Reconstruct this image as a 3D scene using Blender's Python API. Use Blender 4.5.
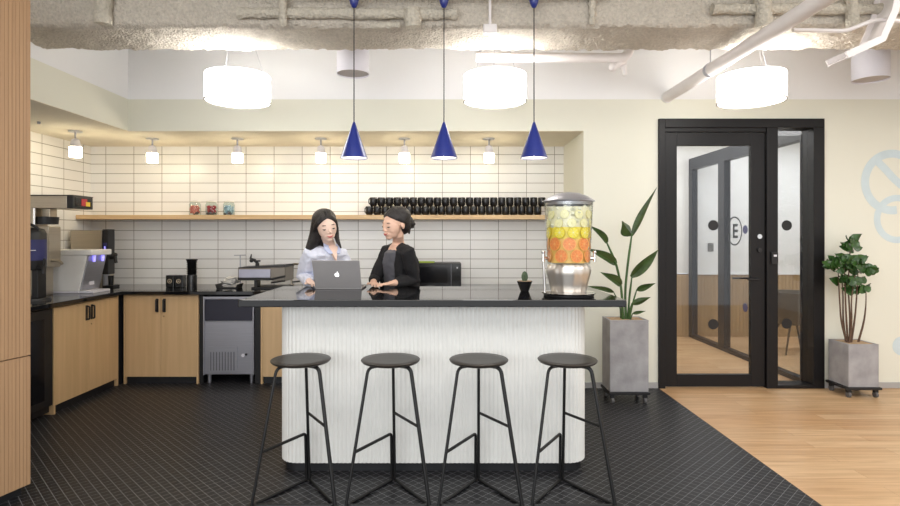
import bpy, bmesh, math, random
from mathutils import Vector, Matrix, noise
for o in list(bpy.data.objects):
    bpy.data.objects.remove(o)
random.seed(7)
SC = bpy.context.scene
COL = SC.collection
PI = math.pi
R = math.radians

# ------------------------------------------------------------------ camera
F = 560.0
EYE = 1.43
cam_d = bpy.data.cameras.new('camera'); cam = bpy.data.objects.new('camera', cam_d); COL.objects.link(cam)
cam.location = (0, 0, EYE); cam.rotation_euler = (PI/2, 0, 0)
cam_d.sensor_width = 36; cam_d.lens = 36*F/900
cam_d.shift_x = 3/900; cam_d.shift_y = -17/900
cam_d.clip_start = 0.05; cam_d.clip_end = 100
SC.camera = cam

# ------------------------------------------------------------------ world, lights, exposure
w = bpy.data.worlds.new('world'); SC.world = w; w.use_nodes = True
w.node_tree.nodes['Background'].inputs[0].default_value = (0.97, 0.985, 1.0, 1)
w.node_tree.nodes['Background'].inputs[1].default_value = 1.04
SC.view_settings.view_transform = 'Standard'
SC.view_settings.look = 'None'
SC.view_settings.exposure = 0.2
SC.view_settings.gamma = 1.0
SC.view_settings.use_curve_mapping = False

def area(name, loc, target, sx, sy, power, color=(1, 1, 1)):
    d = bpy.data.lights.new(name, 'AREA'); d.shape = 'RECTANGLE'; d.size = sx; d.size_y = sy
    d.energy = power; d.color = color
    o = bpy.data.objects.new(name, d); COL.objects.link(o); o.location = loc
    o.rotation_euler = (Vector(target)-Vector(loc)).to_track_quat('-Z', 'Y').to_euler()
    return o
area('camera_side_fill', (-1.5, -3.2, 2.0), (-0.3, 4, 1.2), 5.0, 2.2, 125, (0.96, 0.98, 1))  # added soft area light behind the camera, standing in for unseen windows
area('overhead_fill', (0.8, 1.2, 3.3), (0.8, 1.2, 0), 5.0, 1.6, 90, (1, 0.985, 0.97))  # added overhead area fill to brighten the room, no visible fitting
area('right_side_fill', (4.6, 2.6, 3.3), (4.6, 3.2, 0), 2.4, 2.4, 70, (1, 0.985, 0.97))  # unseen area fill over the right side, no fitting modelled
area('corridor_fill', (2.75, 6.9, 2.77), (2.75, 6.9, 0), 0.8, 1.6, 22, (1, 0.98, 0.95))  # added to brighten the otherwise unlit corridor behind the door glass
area('meeting_room_fill', (4.8, 6.7, 2.77), (4.8, 6.7, 0), 2.0, 1.4, 42, (0.97, 0.985, 1))  # added fill for the otherwise dark meeting room

# ------------------------------------------------------------------ materials
def newmat(name):
    m = bpy.data.materials.new(name); m.use_nodes = True
    nt = m.node_tree; b = nt.nodes['Principled BSDF']
    return m, nt, b
def N(nt, typ, **kw):
    n = nt.nodes.new(typ)
    for k, v in kw.items():
        if k.startswith('i_'):
            n.inputs[k[2:].replace('_', ' ')].default_value = v
        else:
            setattr(n, k, v)
    return n
def srgb(r, g, b):
    f = lambda c: (c/255/12.92) if c <= 10 else (((c/255)+0.055)/1.055)**2.4
    return (f(r), f(g), f(b), 1)
def coords(nt, scale=(1, 1, 1), rot=(0, 0, 0)):
    t = N(nt, 'ShaderNodeTexCoord'); mp = N(nt, 'ShaderNodeMapping')
    mp.inputs['Scale'].default_value = scale; mp.inputs['Rotation'].default_value = rot
    nt.links.new(t.outputs['Object'], mp.inputs['Vector'])
    return mp.outputs['Vector']
def plain(name, col, rough=0.5, metal=0.0, var=0.06, nscale=9.0, bump=0.0, bscale=60.0, spec=0.5, coat=0.0, sheen=0.0, stretch=(1, 1, 1)):
    m, nt, b = newmat(name)
    v = coords(nt, stretch)
    n = N(nt, 'ShaderNodeTexNoise'); n.inputs['Scale'].default_value = nscale; n.inputs['Detail'].default_value = 4
    nt.links.new(v, n.inputs['Vector'])
    r = N(nt, 'ShaderNodeValToRGB')
    r.color_ramp.elements[0].position = 0.3; r.color_ramp.elements[1].position = 0.7
    r.color_ramp.elements[0].color = tuple(c*(1-var) for c in col[:3])+(1,)
    r.color_ramp.elements[1].color = tuple(min(1, c*(1+var)) for c in col[:3])+(1,)
    nt.links.new(n.outputs['Fac'], r.inputs['Fac']); nt.links.new(r.outputs['Color'], b.inputs['Base Color'])
    b.inputs['Roughness'].default_value = rough; b.inputs['Metallic'].default_value = metal
    b.inputs['Specular IOR Level'].default_value = spec
    b.inputs['Coat Weight'].default_value = coat
    b.inputs['Sheen Weight'].default_value = sheen
    if bump > 0:
        n2 = N(nt, 'ShaderNodeTexNoise'); n2.inputs['Scale'].default_value = bscale; n2.inputs['Detail'].default_value = 5
        nt.links.new(v, n2.inputs['Vector'])
        bp = N(nt, 'ShaderNodeBump'); bp.inputs['Strength'].default_value = bump; bp.inputs['Distance'].default_value = 0.01
        nt.links.new(n2.outputs['Fac'], bp.inputs['Height']); nt.links.new(bp.outputs['Normal'], b.inputs['Normal'])
    return m
def emis(name, col, strength):
    m, nt, b = newmat(name)
    b.inputs['Base Color'].default_value = (0.9, 0.9, 0.9, 1)
    b.inputs['Emission Color'].default_value = col; b.inputs['Emission Strength'].default_value = strength
    return m
def brick(nt, vec, bw, rh, mortar, c1, c2, cm, smooth=0.1):
    n = N(nt, 'ShaderNodeTexBrick'); n.offset = 0.0; n.squash = 1.0
    n.inputs['Scale'].default_value = 1.0; n.inputs['Brick Width'].default_value = bw; n.inputs['Row Height'].default_value = rh
    n.inputs['Mortar Size'].default_value = mortar; n.inputs['Mortar Smooth'].default_value = smooth
    n.inputs['Color1'].default_value = c1; n.inputs['Color2'].default_value = c2; n.inputs['Mortar'].default_value = cm
    nt.links.new(vec, n.inputs['Vector'])
    return n
def uv_from(nt, a, b_, offa=0.0, offb=0.0, sa=1):
    t = N(nt, 'ShaderNodeTexCoord'); s = N(nt, 'ShaderNodeSeparateXYZ'); c = N(nt, 'ShaderNodeCombineXYZ')
    nt.links.new(t.outputs['Object'], s.inputs[0])
    for ax, off, k in ((a, offa, 0), (b_, offb, 1)):
        ad = N(nt, 'ShaderNodeMath', operation='ADD'); ad.inputs[1].default_value = off
        nt.links.new(s.outputs[ax], ad.inputs[0]); nt.links.new(ad.outputs[0], c.inputs[k])
    return c.outputs[0]
def tile_wall(name, axis, off):
    m, nt, b = newmat(name)
    v = uv_from(nt, axis, 'Z', off, 100*0.1045-1.4906)
    k = brick(nt, v, 0.309, 0.1045, 0.0028, srgb(244, 243, 240), srgb(240, 238, 235), srgb(128, 118, 106), 0.15)
    nt.links.new(k.outputs['Color'], b.inputs['Base Color'])
    b.inputs['Roughness'].default_value = 0.28
    bp = N(nt, 'ShaderNodeBump'); bp.inputs['Strength'].default_value = 0.35; bp.inputs['Distance'].default_value = 0.003; bp.invert = True
    nt.links.new(k.outputs['Fac'], bp.inputs['Height']); nt.links.new(bp.outputs['Normal'], b.inputs['Normal'])
    return m
def floor_tile_mat():
    m, nt, b = newmat('dark_mosaic_tile')
    v = coords(nt, (1, 1, 1), (0, 0, PI/4))
    ad = N(nt, 'ShaderNodeVectorMath', operation='ADD'); ad.inputs[1].default_value = (20*0.0463, 20*0.0463, 0)
    nt.links.new(v, ad.inputs[0])
    k = brick(nt, ad.outputs[0], 0.0463, 0.0463, 0.0012, srgb(24, 24, 27), srgb(17, 17, 20), srgb(134, 134, 138), 0.2)
    nt.links.new(k.outputs['Color'], b.inputs['Base Color'])
    b.inputs['Roughness'].default_value = 0.42; b.inputs['Specular IOR Level'].default_value = 0.32
    bp = N(nt, 'ShaderNodeBump'); bp.inputs['Strength'].default_value = 0.3; bp.inputs['Distance'].default_value = 0.002; bp.invert = True
    nt.links.new(k.outputs['Fac'], bp.inputs['Height']); nt.links.new(bp.outputs['Normal'], b.inputs['Normal'])
    return m
def wood_mat(name, c_dark, c_light, grain=(60, 60, 1.5), rough=0.45, ribs=0.0, rib_w=0.02, axis='X'):
    m, nt, b = newmat(name)
    v = coords(nt, grain)
    n = N(nt, 'ShaderNodeTexNoise'); n.inputs['Scale'].default_value = 1.0; n.inputs['Detail'].default_value = 6; n.inputs['Distortion'].default_value = 0.4
    nt.links.new(v, n.inputs['Vector'])
    r = N(nt, 'ShaderNodeValToRGB'); r.color_ramp.elements[0].position = 0.3; r.color_ramp.elements[1].position = 0.72
    r.color_ramp.elements[0].color = c_dark; r.color_ramp.elements[1].color = c_light
    nt.links.new(n.outputs['Fac'], r.inputs['Fac']); nt.links.new(r.outputs['Color'], b.inputs['Base Color'])
    b.inputs['Roughness'].default_value = rough
    return m
def plank_mat():
    m, nt, b = newmat('oak_plank_floor')
    v = coords(nt, (1, 1, 1))
    ad = N(nt, 'ShaderNodeVectorMath', operation='ADD'); ad.inputs[1].default_value = (13.3, 9.2, 0)
    nt.links.new(v, ad.inputs[0])
    k = brick(nt, ad.outputs[0], 1.25, 0.118, 0.0008, srgb(214, 180, 140), srgb(198, 158, 116), srgb(140, 104, 70), 0.1)
    k.offset = 0.37
    v2 = coords(nt, (1.6, 26, 1))
    n = N(nt, 'ShaderNodeTexNoise'); n.inputs['Scale'].default_value = 1.0; n.inputs['Detail'].default_value = 6; n.inputs['Distortion'].default_value = 0.8
    nt.links.new(v2, n.inputs['Vector'])
    r = N(nt, 'ShaderNodeValToRGB'); r.color_ramp.elements[0].position = 0.3; r.color_ramp.elements[1].position = 0.7
    r.color_ramp.elements[0].color = (0.66, 0.60, 0.52, 1); r.color_ramp.elements[1].color = (1.0, 1.0, 1.0, 1)
    nt.links.new(n.outputs['Fac'], r.inputs['Fac'])
    mx = N(nt, 'ShaderNodeMix', data_type='RGBA', blend_type='MULTIPLY'); mx.inputs[0].default_value = 0.8
    nt.links.new(k.outputs['Color'], mx.inputs[6]); nt.links.new(r.outputs['Color'], mx.inputs[7])
    nt.links.new(mx.outputs[2], b.inputs['Base Color'])
    b.inputs['Roughness'].default_value = 0.38
    return m
def painted_wall():
    # cream paint up to a masking line, white above it
    m, nt, b = newmat('two_tone_wall_paint')
    t = N(nt, 'ShaderNodeTexCoord'); s = N(nt, 'ShaderNodeSeparateXYZ'); nt.links.new(t.outputs['Object'], s.inputs[0])
    g = N(nt, 'ShaderNodeMath', operation='GREATER_THAN'); g.inputs[1].default_value = 2.716; nt.links.new(s.outputs['Z'], g.inputs[0])
    mx = N(nt, 'ShaderNodeMix', data_type='RGBA')
    mx.inputs[6].default_value = srgb(230, 229, 215); mx.inputs[7].default_value = srgb(243, 243, 244)
    nt.links.new(g.outputs[0], mx.inputs[0]); nt.links.new(mx.outputs[2], b.inputs['Base Color'])
    b.inputs['Roughness'].default_value = 0.75
    return m
def glass_mat(name, tint=(0.93, 0.96, 0.95, 1), ior=1.45, rough=0.0):
    m, nt, b = newmat(name)
    nt.nodes.remove(b)
    out = [n for n in nt.nodes if n.type == 'OUTPUT_MATERIAL'][0]
    tr = N(nt, 'ShaderNodeBsdfTransparent'); tr.inputs[0].default_value = tint
    gl = N(nt, 'ShaderNodeBsdfGlossy'); gl.inputs['Roughness'].default_value = rough
    lw = N(nt, 'ShaderNodeLayerWeight'); lw.inputs['Blend'].default_value = 0.5
    pw = N(nt, 'ShaderNodeMath', operation='POWER'); pw.inputs[1].default_value = 4.0; nt.links.new(lw.outputs['Facing'], pw.inputs[0])
    fr = N(nt, 'ShaderNodeMath', operation='MULTIPLY_ADD'); fr.inputs[1].default_value = 0.7; fr.inputs[2].default_value = (ior-1)**2/(ior+1)**2
    nt.links.new(pw.outputs[0], fr.inputs[0])
    mx = N(nt, 'ShaderNodeMixShader')
    nt.links.new(fr.outputs[0], mx.inputs[0]); nt.links.new(tr.outputs[0], mx.inputs[1]); nt.links.new(gl.outputs[0], mx.inputs[2])
    nt.links.new(mx.outputs[0], out.inputs['Surface'])
    return m
def concrete_mat(name, col, spray=False):
    m = plain(name, col, 0.85, 0, 0.13 if spray else 0.16, 50.0 if spray else 5.0, 1.0 if spray else 0.25, 62.0 if spray else 40.0)
    if spray: [n for n in m.node_tree.nodes if n.type == 'BUMP'][0].inputs['Distance'].default_value = 0.022
    return m

M = dict(
    tile_back=tile_wall('white_wall_tile', 'X', 3.141+0.309*20),
    tile_left=tile_wall('white_wall_tile_side', 'Y', -5.42+0.309*20),
    floor=floor_tile_mat(), plank=plank_mat(), paint=painted_wall(),
    soffit=plain('soffit_underside_paint', srgb(238, 229, 208), 0.8, var=0.02),
    white=plain('white_paint', srgb(234, 233, 230), 0.6, var=0.02),
    flute=plain('white_fluted_panel', srgb(232, 232, 228), 0.45, var=0.02),
    ceiling=concrete_mat('sprayed_ceiling', srgb(176, 168, 150), True),
    beam=concrete_mat('sprayed_fireproofing', srgb(206, 197, 183), True),
    pipe_rough=concrete_mat('sprayed_pipe', srgb(206, 198, 182), True),
    pipe=plain('white_pipe_paint', srgb(234, 228, 226), 0.4, var=0.03),
    cab=wood_mat('cabinet_beech', srgb(202, 168, 124), srgb(214, 180, 136), (26, 26, 1.0)),
    shelfwood=wood_mat('shelf_oak', srgb(206, 170, 126), srgb(226, 196, 152), (1.5, 60, 60)),
    panelwood=wood_mat('screen_wood', srgb(174, 138, 104), srgb(190, 153, 116), (70, 70, 1.2), 0.6),
    roomwood=wood_mat('wainscot_wood', srgb(160, 132, 94), srgb(184, 154, 112), (40, 40, 1.5), 0.6),
    blackrod=plain('black_steel_rod', srgb(15, 15, 16), 0.45, var=0.1),
    black=plain('black_metal', srgb(26, 25, 27), 0.42, var=0.1),
    frame=plain('black_door_frame', srgb(17, 15, 17), 0.45, var=0.06, spec=0.35),
    blueframe=plain('dark_blue_grey_frame', srgb(17, 19, 29), 0.4, var=0.06, spec=0.4),
    stone=plain('black_polished_stone', srgb(19, 19, 21), 0.05, var=0.15, nscale=60, spec=0.6),
    seat=wood_mat('dark_stained_ash', srgb(40, 36, 32), srgb(62, 56, 50), (4, 70, 40), 0.38),
    kick=plain('black_kick_board', srgb(26, 27, 31), 0.5, var=0.1),
    steel=plain('brushed_steel', srgb(178, 178, 186), 0.32, 0.75, 0.06, 3, stretch=(1, 1, 40)),
    warmsteel=plain('brushed_steel_body', srgb(190, 180, 164), 0.34, 1.0, 0.05, 3, stretch=(1, 1, 30)),
    chrome=plain('polished_chrome', srgb(214, 212, 210), 0.08, 1.0, 0.02),
    darkpanel=plain('dark_grey_steel_door', srgb(52, 52, 64), 0.35, 0.3, 0.05),
    blue=plain('cobalt_blue_enamel', srgb(38, 52, 132), 0.3, 0.0, 0.04, coat=0.4),
    bluelabel=plain('dark_blue_label', srgb(46, 48, 104), 0.45, var=0.08),
    mug=plain('black_glazed_ceramic', srgb(24, 23, 24), 0.22, var=0.1),
    glass=glass_mat('clear_glass'), doorglass=glass_mat('door_glass', (0.90, 0.91, 0.925, 1), 1.5),
    smoke=glass_mat('dark_door_glass', (0.03, 0.03, 0.035, 1), 1.5),
    jarglass=glass_mat('drink_jar_glass', (0.96, 0.97, 0.95, 1), 1.35),
    drum=emis('lit_fabric_drum', (1, 0.98, 0.95, 1), 7.5),
    rim=plain('white_lamp_rim', srgb(206, 200, 192), 0.5, var=0.02),
    glow=emis('lit_opal_glass', (1, 0.87, 0.62, 1), 24.0),
    bulb=emis('pendant_bulb', (1, 0.93, 0.82, 1), 14.0),
    strip=emis('ceiling_strip_light', (0.95, 0.98, 1, 1), 5.0),
    whiteplastic=plain('white_plastic', srgb(222, 220, 228), 0.35, var=0.03),
    leaf=plain('glossy_green_leaf', srgb(58, 80, 38), 0.35, var=0.35, nscale=14),
    leaf2=plain('dark_green_leaf', srgb(52, 84, 38), 0.27, var=0.5, nscale=16),
    stem=plain('green_stem', srgb(64, 96, 48), 0.5, var=0.2),
    bark=plain('brown_bark', srgb(94, 72, 56), 0.8, var=0.25, nscale=40),
    soil=plain('sandy_potting_soil', srgb(178, 150, 118), 0.9, var=0.3, nscale=60, bump=0.6),
    concrete=plain('cast_concrete', srgb(158, 156, 158), 0.8, 0, 0.2, 7.0, 0.25, 40.0),
    cactus=plain('cactus_green', srgb(80, 98, 74), 0.7, var=0.3, nscale=80),
    rubber=plain('grey_rubber', srgb(96, 94, 94), 0.6),
    baseboard=plain('grey_baseboard', srgb(176, 174, 172), 0.5, var=0.03),
    mural=plain('pale_blue_wall_paint', srgb(206, 220, 224), 0.75, var=0.04),
    skin1=plain('light_skin', srgb(236, 204, 186), 0.5, var=0.03), skin2=plain('warm_skin', srgb(232, 190, 166), 0.5, var=0.03),
    hair=plain('black_hair', srgb(30, 24, 23), 0.38, var=0.3, nscale=6, bump=0.5, bscale=30, stretch=(14, 14, 1)),
    lips=plain('rose_lips', srgb(196, 104, 100), 0.4), lash=plain('dark_lashes', srgb(44, 32, 30), 0.6), brow=plain('brown_brow', srgb(96, 74, 66), 0.7),
    eyewhite=plain('eye_white', srgb(228, 222, 218), 0.3),
    shirt=plain('pale_blue_cotton', srgb(228, 231, 245), 0.8, var=0.05, nscale=20, bump=0.3, bscale=14),
    shirt_edge=plain('blue_collar_edge', srgb(200, 208, 238), 0.8),
    cardigan=plain('black_knit', srgb(30, 29, 31), 0.9, var=0.12, nscale=60, bump=0.25),
    blouse=plain('charcoal_blouse', srgb(98, 98, 104), 0.8, var=0.06, nscale=20),
    denim=plain('dark_trousers', srgb(44, 48, 62), 0.85), shoe=plain('black_shoe', srgb(28, 27, 28), 0.5),
    laptop=plain('space_grey_aluminium', srgb(158, 155, 155), 0.45, 0.0, 0.03),
    key=plain('black_keys', srgb(22, 22, 24), 0.5), logo=emis('backlit_logo', (1, 1, 1, 1), 1.2),
    screen=plain('black_screen', srgb(14, 14, 18), 0.15), bluelight=emis('blue_indicator', (0.16, 0.12, 1.0, 1), 0.9),
    red=plain('red_print', srgb(190, 46, 56), 0.5), yellow=plain('yellow_print', srgb(226, 196, 60), 0.5),
    paper=plain('white_paper', srgb(228, 226, 222), 0.8), kraft=plain('beige_napkin', srgb(206, 188, 160), 0.8),
    pink=plain('pink_candy', srgb(226, 128, 112), 0.4), crimson=plain('red_candy', srgb(170, 28, 48), 0.4), sky=plain('pale_blue_candy', srgb(158, 188, 208), 0.4),
    dark=plain('dark_candy', srgb(70, 60, 66), 0.4),
    orange=plain('orange_flesh', srgb(238, 140, 76), 0.4, var=0.12, nscale=70), orind=plain('orange_rind', srgb(244, 176, 96), 0.4),
    oseg=plain('orange_membrane', srgb(250, 186, 120), 0.4),
    lemon=plain('lemon_flesh', srgb(240, 220, 60), 0.4, var=0.1, nscale=70), lrind=plain('lemon_rind', srgb(226, 200, 40), 0.4),
    paleLemon=plain('pale_lemon_flesh', srgb(242, 236, 194), 0.4, var=0.08, nscale=70), plrind=plain('pale_lemon_rind', srgb(232, 224, 168), 0.4),
    liquid=plain('orange_drink', srgb(250, 206, 120), 0.2, var=0.04), liquid2=plain('lemon_drink', srgb(244, 224, 96), 0.2, var=0.04),
    liquid3=plain('pale_iced_drink', srgb(238, 232, 206), 0.25, var=0.08, nscale=50),
    ice=glass_mat('ice', (0.95, 0.96, 0.94, 1), 1.31, 0.05),
    lime=plain('lime_green_packet', srgb(150, 176, 60), 0.6),
    chairshell=plain('dark_grey_chair_shell', srgb(70, 68, 64), 0.5),
)

# ------------------------------------------------------------------ mesh helpers
class MB:
    def __init__(s): s.bm = bmesh.new(); s.mi = 0
    def _tag(s, geom):
        for v in geom:
            for f in v.link_faces: f.material_index = s.mi
    def box(s, x0, x1, y0, y1, z0, z1, mat=None):
        r = bmesh.ops.create_cube(s.bm, size=1.0)['verts']
        for v in r:
            v.co = Vector(((x0+x1)/2+v.co.x*(x1-x0), (y0+y1)/2+v.co.y*(y1-y0), (z0+z1)/2+v.co.z*(z1-z0)))
            if mat: v.co = mat @ v.co
        s._tag(r); return s
    def cyl(s, p0, p1, r0, r1=None, seg=24, caps=True):
        p0, p1 = Vector(p0), Vector(p1); r1 = r0 if r1 is None else r1
        d = p1-p0
        g = bmesh.ops.create_cone(s.bm, cap_ends=caps, segments=seg, radius1=r0, radius2=r1, depth=d.length)['verts']
        q = d.to_track_quat('Z', 'Y').to_matrix().to_4x4()
        m = Matrix.Translation((p0+p1)/2) @ q
        for v in g: v.co = m @ v.co
        s._tag(g); return s
    def ball(s, c, r, seg=20, rot=None):
        if not hasattr(r, '__len__'): r = (r, r, r)
        g = bmesh.ops.create_uvsphere(s.bm, u_segments=seg, v_segments=max(8, seg*2//3), radius=1.0)['verts']
        m = Matrix.Translation(Vector(c)) @ (rot.to_4x4() if rot else Matrix.Identity(4)) @ Matrix.Diagonal((*r, 1))
        for v in g: v.co = m @ v.co
        s._tag(g); return s
    def tube(s, pts, rad, seg=12):
        pts = [Vector(p) for p in pts]
        if not hasattr(rad, '__len__'): rad = [rad]*len(pts)
        rings = []; up = None
        for i, p in enumerate(pts):
            t = (pts[min(i+1, len(pts)-1)]-pts[max(i-1, 0)]).normalized()
            if up is None:
                up = Vector((0, 0, 1)) if abs(t.z) < 0.9 else Vector((1, 0, 0))
            a = t.cross(up)
            if a.length < 1e-4: a = t.cross(Vector((0, 1, 0)))
            a.normalize(); b = a.cross(t).normalized(); up = b
            rings.append([s.bm.verts.new(p+(a*math.cos(2*PI*k/seg)+b*math.sin(2*PI*k/seg))*rad[i]) for k in range(seg)])
        fs = []
        for i in range(len(rings)-1):
            for k in range(seg):
                fs.append(s.bm.faces.new((rings[i][k], rings[i][(k+1) % seg], rings[i+1][(k+1) % seg], rings[i+1][k])))
        fs.append(s.bm.faces.new(rings[0][::-1])); fs.append(s.bm.faces.new(rings[-1]))
        for f in fs: f.material_index = s.mi
        return s
    def loft(s, rings):   # rings: list of lists of points, same length, closed loops, capped
        vr = [[s.bm.verts.new(Vector(p)) for p in r] for r in rings]
        n = len(vr[0]); fs = []
        for i in range(len(vr)-1):
            for k in range(n):
                fs.append(s.bm.faces.new((vr[i][k], vr[i][(k+1) % n], vr[i+1][(k+1) % n], vr[i+1][k])))
        fs.append(s.bm.faces.new(vr[0][::-1])); fs.append(s.bm.faces.new(vr[-1]))
        for f in fs: f.material_index = s.mi
        return s
    def lathe(s, prof, c=(0, 0, 0), seg=40, closed=False):
        c = Vector(c); rings = []
        for (r, z) in prof:
            rings.append([s.bm.verts.new(c+Vector((max(r, 1e-5)*math.cos(2*PI*k/seg), max(r, 1e-5)*math.sin(2*PI*k/seg), z))) for k in range(seg)])
        m = len(rings); fs = []
        for i in range(m if closed else m-1):
            j = (i+1) % m
            for k in range(seg):
                fs.append(s.bm.faces.new((rings[i][k], rings[i][(k+1) % seg], rings[j][(k+1) % seg], rings[j][k])))
        for f in fs: f.material_index = s.mi
        return s
    def prism(s, poly, axis, a0, a1):  # poly of 2D points extruded along axis between a0,a1
        def P(u, v, a):
            return {'x': (a, u, v), 'y': (u, a, v), 'z': (u, v, a)}[axis]
        A = [s.bm.verts.new(P(u, v, a0)) for u, v in poly]; B = [s.bm.verts.new(P(u, v, a1)) for u, v in poly]
        n = len(poly); fs = [s.bm.faces.new(A), s.bm.faces.new(B[::-1])]
        for k in range(n): fs.append(s.bm.faces.new((A[k], B[k], B[(k+1) % n], A[(k+1) % n])))
        for f in fs: f.material_index = s.mi
        return s
    def build(s, name, mat, parent=None, loc=None, smooth=False, bevel=0, segs=2, weld=False):
        if weld: bmesh.ops.remove_doubles(s.bm, verts=s.bm.verts, dist=1e-4)
        bmesh.ops.recalc_face_normals(s.bm, faces=s.bm.faces)
        me = bpy.data.meshes.new(name); s.bm.to_mesh(me); s.bm.free()
        o = bpy.data.objects.new(name, me); COL.objects.link(o)
        for m_ in (mat if isinstance(mat, (list, tuple)) else [mat]): me.materials.append(M[m_] if isinstance(m_, str) else m_)
        if parent: o.parent = parent
        if loc: o.location = loc
        if smooth:
            for p in me.polygons: p.use_smooth = True
            try:
                me.set_sharp_from_angle(angle=R(50))
            except Exception: pass
        if bevel:
            b = o.modifiers.new('bevel', 'BEVEL'); b.width = bevel; b.segments = segs; b.limit_method = 'ANGLE'; b.angle_limit = R(40)
        return o

def thing(name, label, cat, loc=(0, 0, 0), rz=0, group=None):
    o = bpy.data.objects.new(name, None); COL.objects.link(o); o.empty_display_size = 0.1
    o.location = loc; o.rotation_euler = (0, 0, rz); o['label'] = label; o['category'] = cat; o['kind'] = 'thing'
    if group: o['group'] = group
    return o
def tag(o, label, cat, group=None, kind=None):
    o['label'] = label; o['category'] = cat
    if group: o['group'] = group
    o['kind'] = kind or 'thing'
    return o
def struct(o): o['kind'] = 'structure'; return o
def dup(root, loc=None, rz=None, label=None, group=None):
    r = root.copy(); COL.objects.link(r)
    if loc is not None: r.location = loc
    if rz is not None: r.rotation_euler = (0, 0, rz)
    if label: r['label'] = label
    if group: r['group'] = group
    for ch in list(root.children):
        c = ch.copy(); COL.objects.link(c); c.parent = r
        for g in list(ch.children):
            d = g.copy(); COL.objects.link(d); d.parent = c
    return r
ORD = ['leftmost', 'second from the left', 'third from the left', 'fourth from the left', 'fifth from the left', 'sixth from the left', 'seventh from the left', 'eighth from the left',
       'ninth from the left', 'tenth from the left', 'eleventh from the left', 'twelfth from the left', 'thirteenth from the left', 'fourteenth from the left',
       'fifteenth from the left', 'sixteenth from the left', 'seventeenth from the left', 'eighteenth from the left', 'nineteenth from the left',
       'twentieth from the left', 'twenty first from the left', 'twenty second from the left']
def arcpts(pts, rad=0.03, n=5):
    """round the corners of a polyline"""
    pts = [Vector(p) for p in pts]; out = [pts[0]]
    for i in range(1, len(pts)-1):
        a, b, c = pts[i-1], pts[i], pts[i+1]
        u = (a-b); v = (c-b); r = min(rad, u.length*0.45, v.length*0.45)
        p0 = b+u.normalized()*r; p1 = b+v.normalized()*r
        for k in range(n+1):
            t = k/n
            out.append(p0*(1-t)**2+b*2*t*(1-t)+p1*t*t)
    out.append(pts[-1]); return out

# ------------------------------------------------------------------ the room
YW = 5.27      # plane of the painted wall and soffit face
YT = 6.17      # tiled back wall
XL = -3.92     # tiled left wall
XN = 1.285     # right side of the kitchen niche
ZS = 2.416     # soffit underside
CT = 3.45      # ceiling slab
struct(MB().box(-4.1, 1.99, -1.0, 6.3, -0.1, 0).build('floor', 'floor'))
struct(MB().box(1.99, 6.6, -1.0, 8.15, -0.1, 0).build('floor_wood', 'plank'))
struct(MB().box(-4.07, XN+0.1, YT, YT+0.13, 0, ZS+0.1).build('wall_back', 'tile_back'))
struct(MB().box(XL-0.15, XL, 1.2, YT, 0, ZS+0.1).build('wall_left', 'tile_left'))
# painted wall with the door opening, its niche return and the soffit boxes
DX0, DX1, DZ = 1.985, 3.537, 2.531
wl = MB()
wl.box(XN, DX0, YW, YW+0.15, 0, CT); wl.box(DX1, 6.6, YW, YW+0.15, 0, CT); wl.box(DX0, DX1, YW, YW+0.15, DZ, CT)
wl.box(XN, 1.95, YW+0.15, 8.15, 0, CT)
struct(wl.build('wall_front', 'paint'))
sf = MB(); sf.box(-3.0, XN, YW, YT+0.1, ZS+0.004, CT); sf.box(XL-0.1, -3.0, 1.2, YT+0.1, ZS+0.004, CT)
struct(sf.build('wall_soffit', 'paint'))
su = MB(); su.box(-2.999, XN-0.001, YW+0.001, YT, ZS, ZS+0.0038); su.box(XL, -3.001, 1.201, YT, ZS, ZS+0.0038)
struct(su.build('ceiling_soffit', 'soffit'))
struct(MB().box(-4.1, 6.6, -1.0, YW, CT, CT+0.1).build('ceiling', 'ceiling'))
struct(MB().box(6.6, 6.75, -1.0, 8.15, 0, CT).build('wall_right', 'white'))
struct(MB().box(XN+0.001, DX0-0.001, YW-0.012, YW, 0, 0.055).build('baseboard_left', 'baseboard', bevel=0.002))
struct(MB().box(DX1+0.001, 6.6, YW-0.012, YW, 0, 0.055).build('baseboard_right', 'baseboard', bevel=0.002))

# sprayed beam across the ceiling
def rough_grid(name, prof, x0, x1, nx, amp, mat, scale=26):
    mb = MB(); rows = []
    for i in range(nx+1):
        x = x0+(x1-x0)*i/nx; row = []
        for (y, z, ny, nz) in prof:
            n = noise.fractal(Vector((x*scale, y*scale, z*scale)), 0.8, 2.0, 3)*amp + noise.noise(Vector((x*3, y*5, z*5)))*amp*1.6
            row.append(mb.bm.verts.new((x, y+ny*n, z+nz*n)))
        rows.append(row)
    m = len(prof)
    for i in range(nx):
        for k in range(m-1):
            mb.bm.faces.new((rows[i][k], rows[i+1][k], rows[i+1][k+1], rows[i][k+1]))
    mb.bm.faces.new([r for r in rows[0]][::-1]); mb.bm.faces.new([r for r in rows[-1]])
    for i in range(nx):
        mb.bm.faces.new((rows[i][m-1], rows[i+1][m-1], rows[i+1][0], rows[i][0]))
    return mb.build(name, mat, smooth=True)
prof = []
y0b, y1b, zb = 3.74, 4.22, 2.828
for k in range(19): prof.append((y0b, CT-(CT-zb-0.02)*k/18, -1, 0))
for k in range(21): prof.append((y0b+0.02+(y1b-y0b-0.04)*k/20, zb, 0, -1))
for k in range(6): prof.append((y1b, zb+0.02+(CT-zb-0.02)*k/5, 1, 0))
struct(rough_grid('ceiling_beam', prof, -3.0, 6.6, 520, 0.011, 'beam'))

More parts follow.
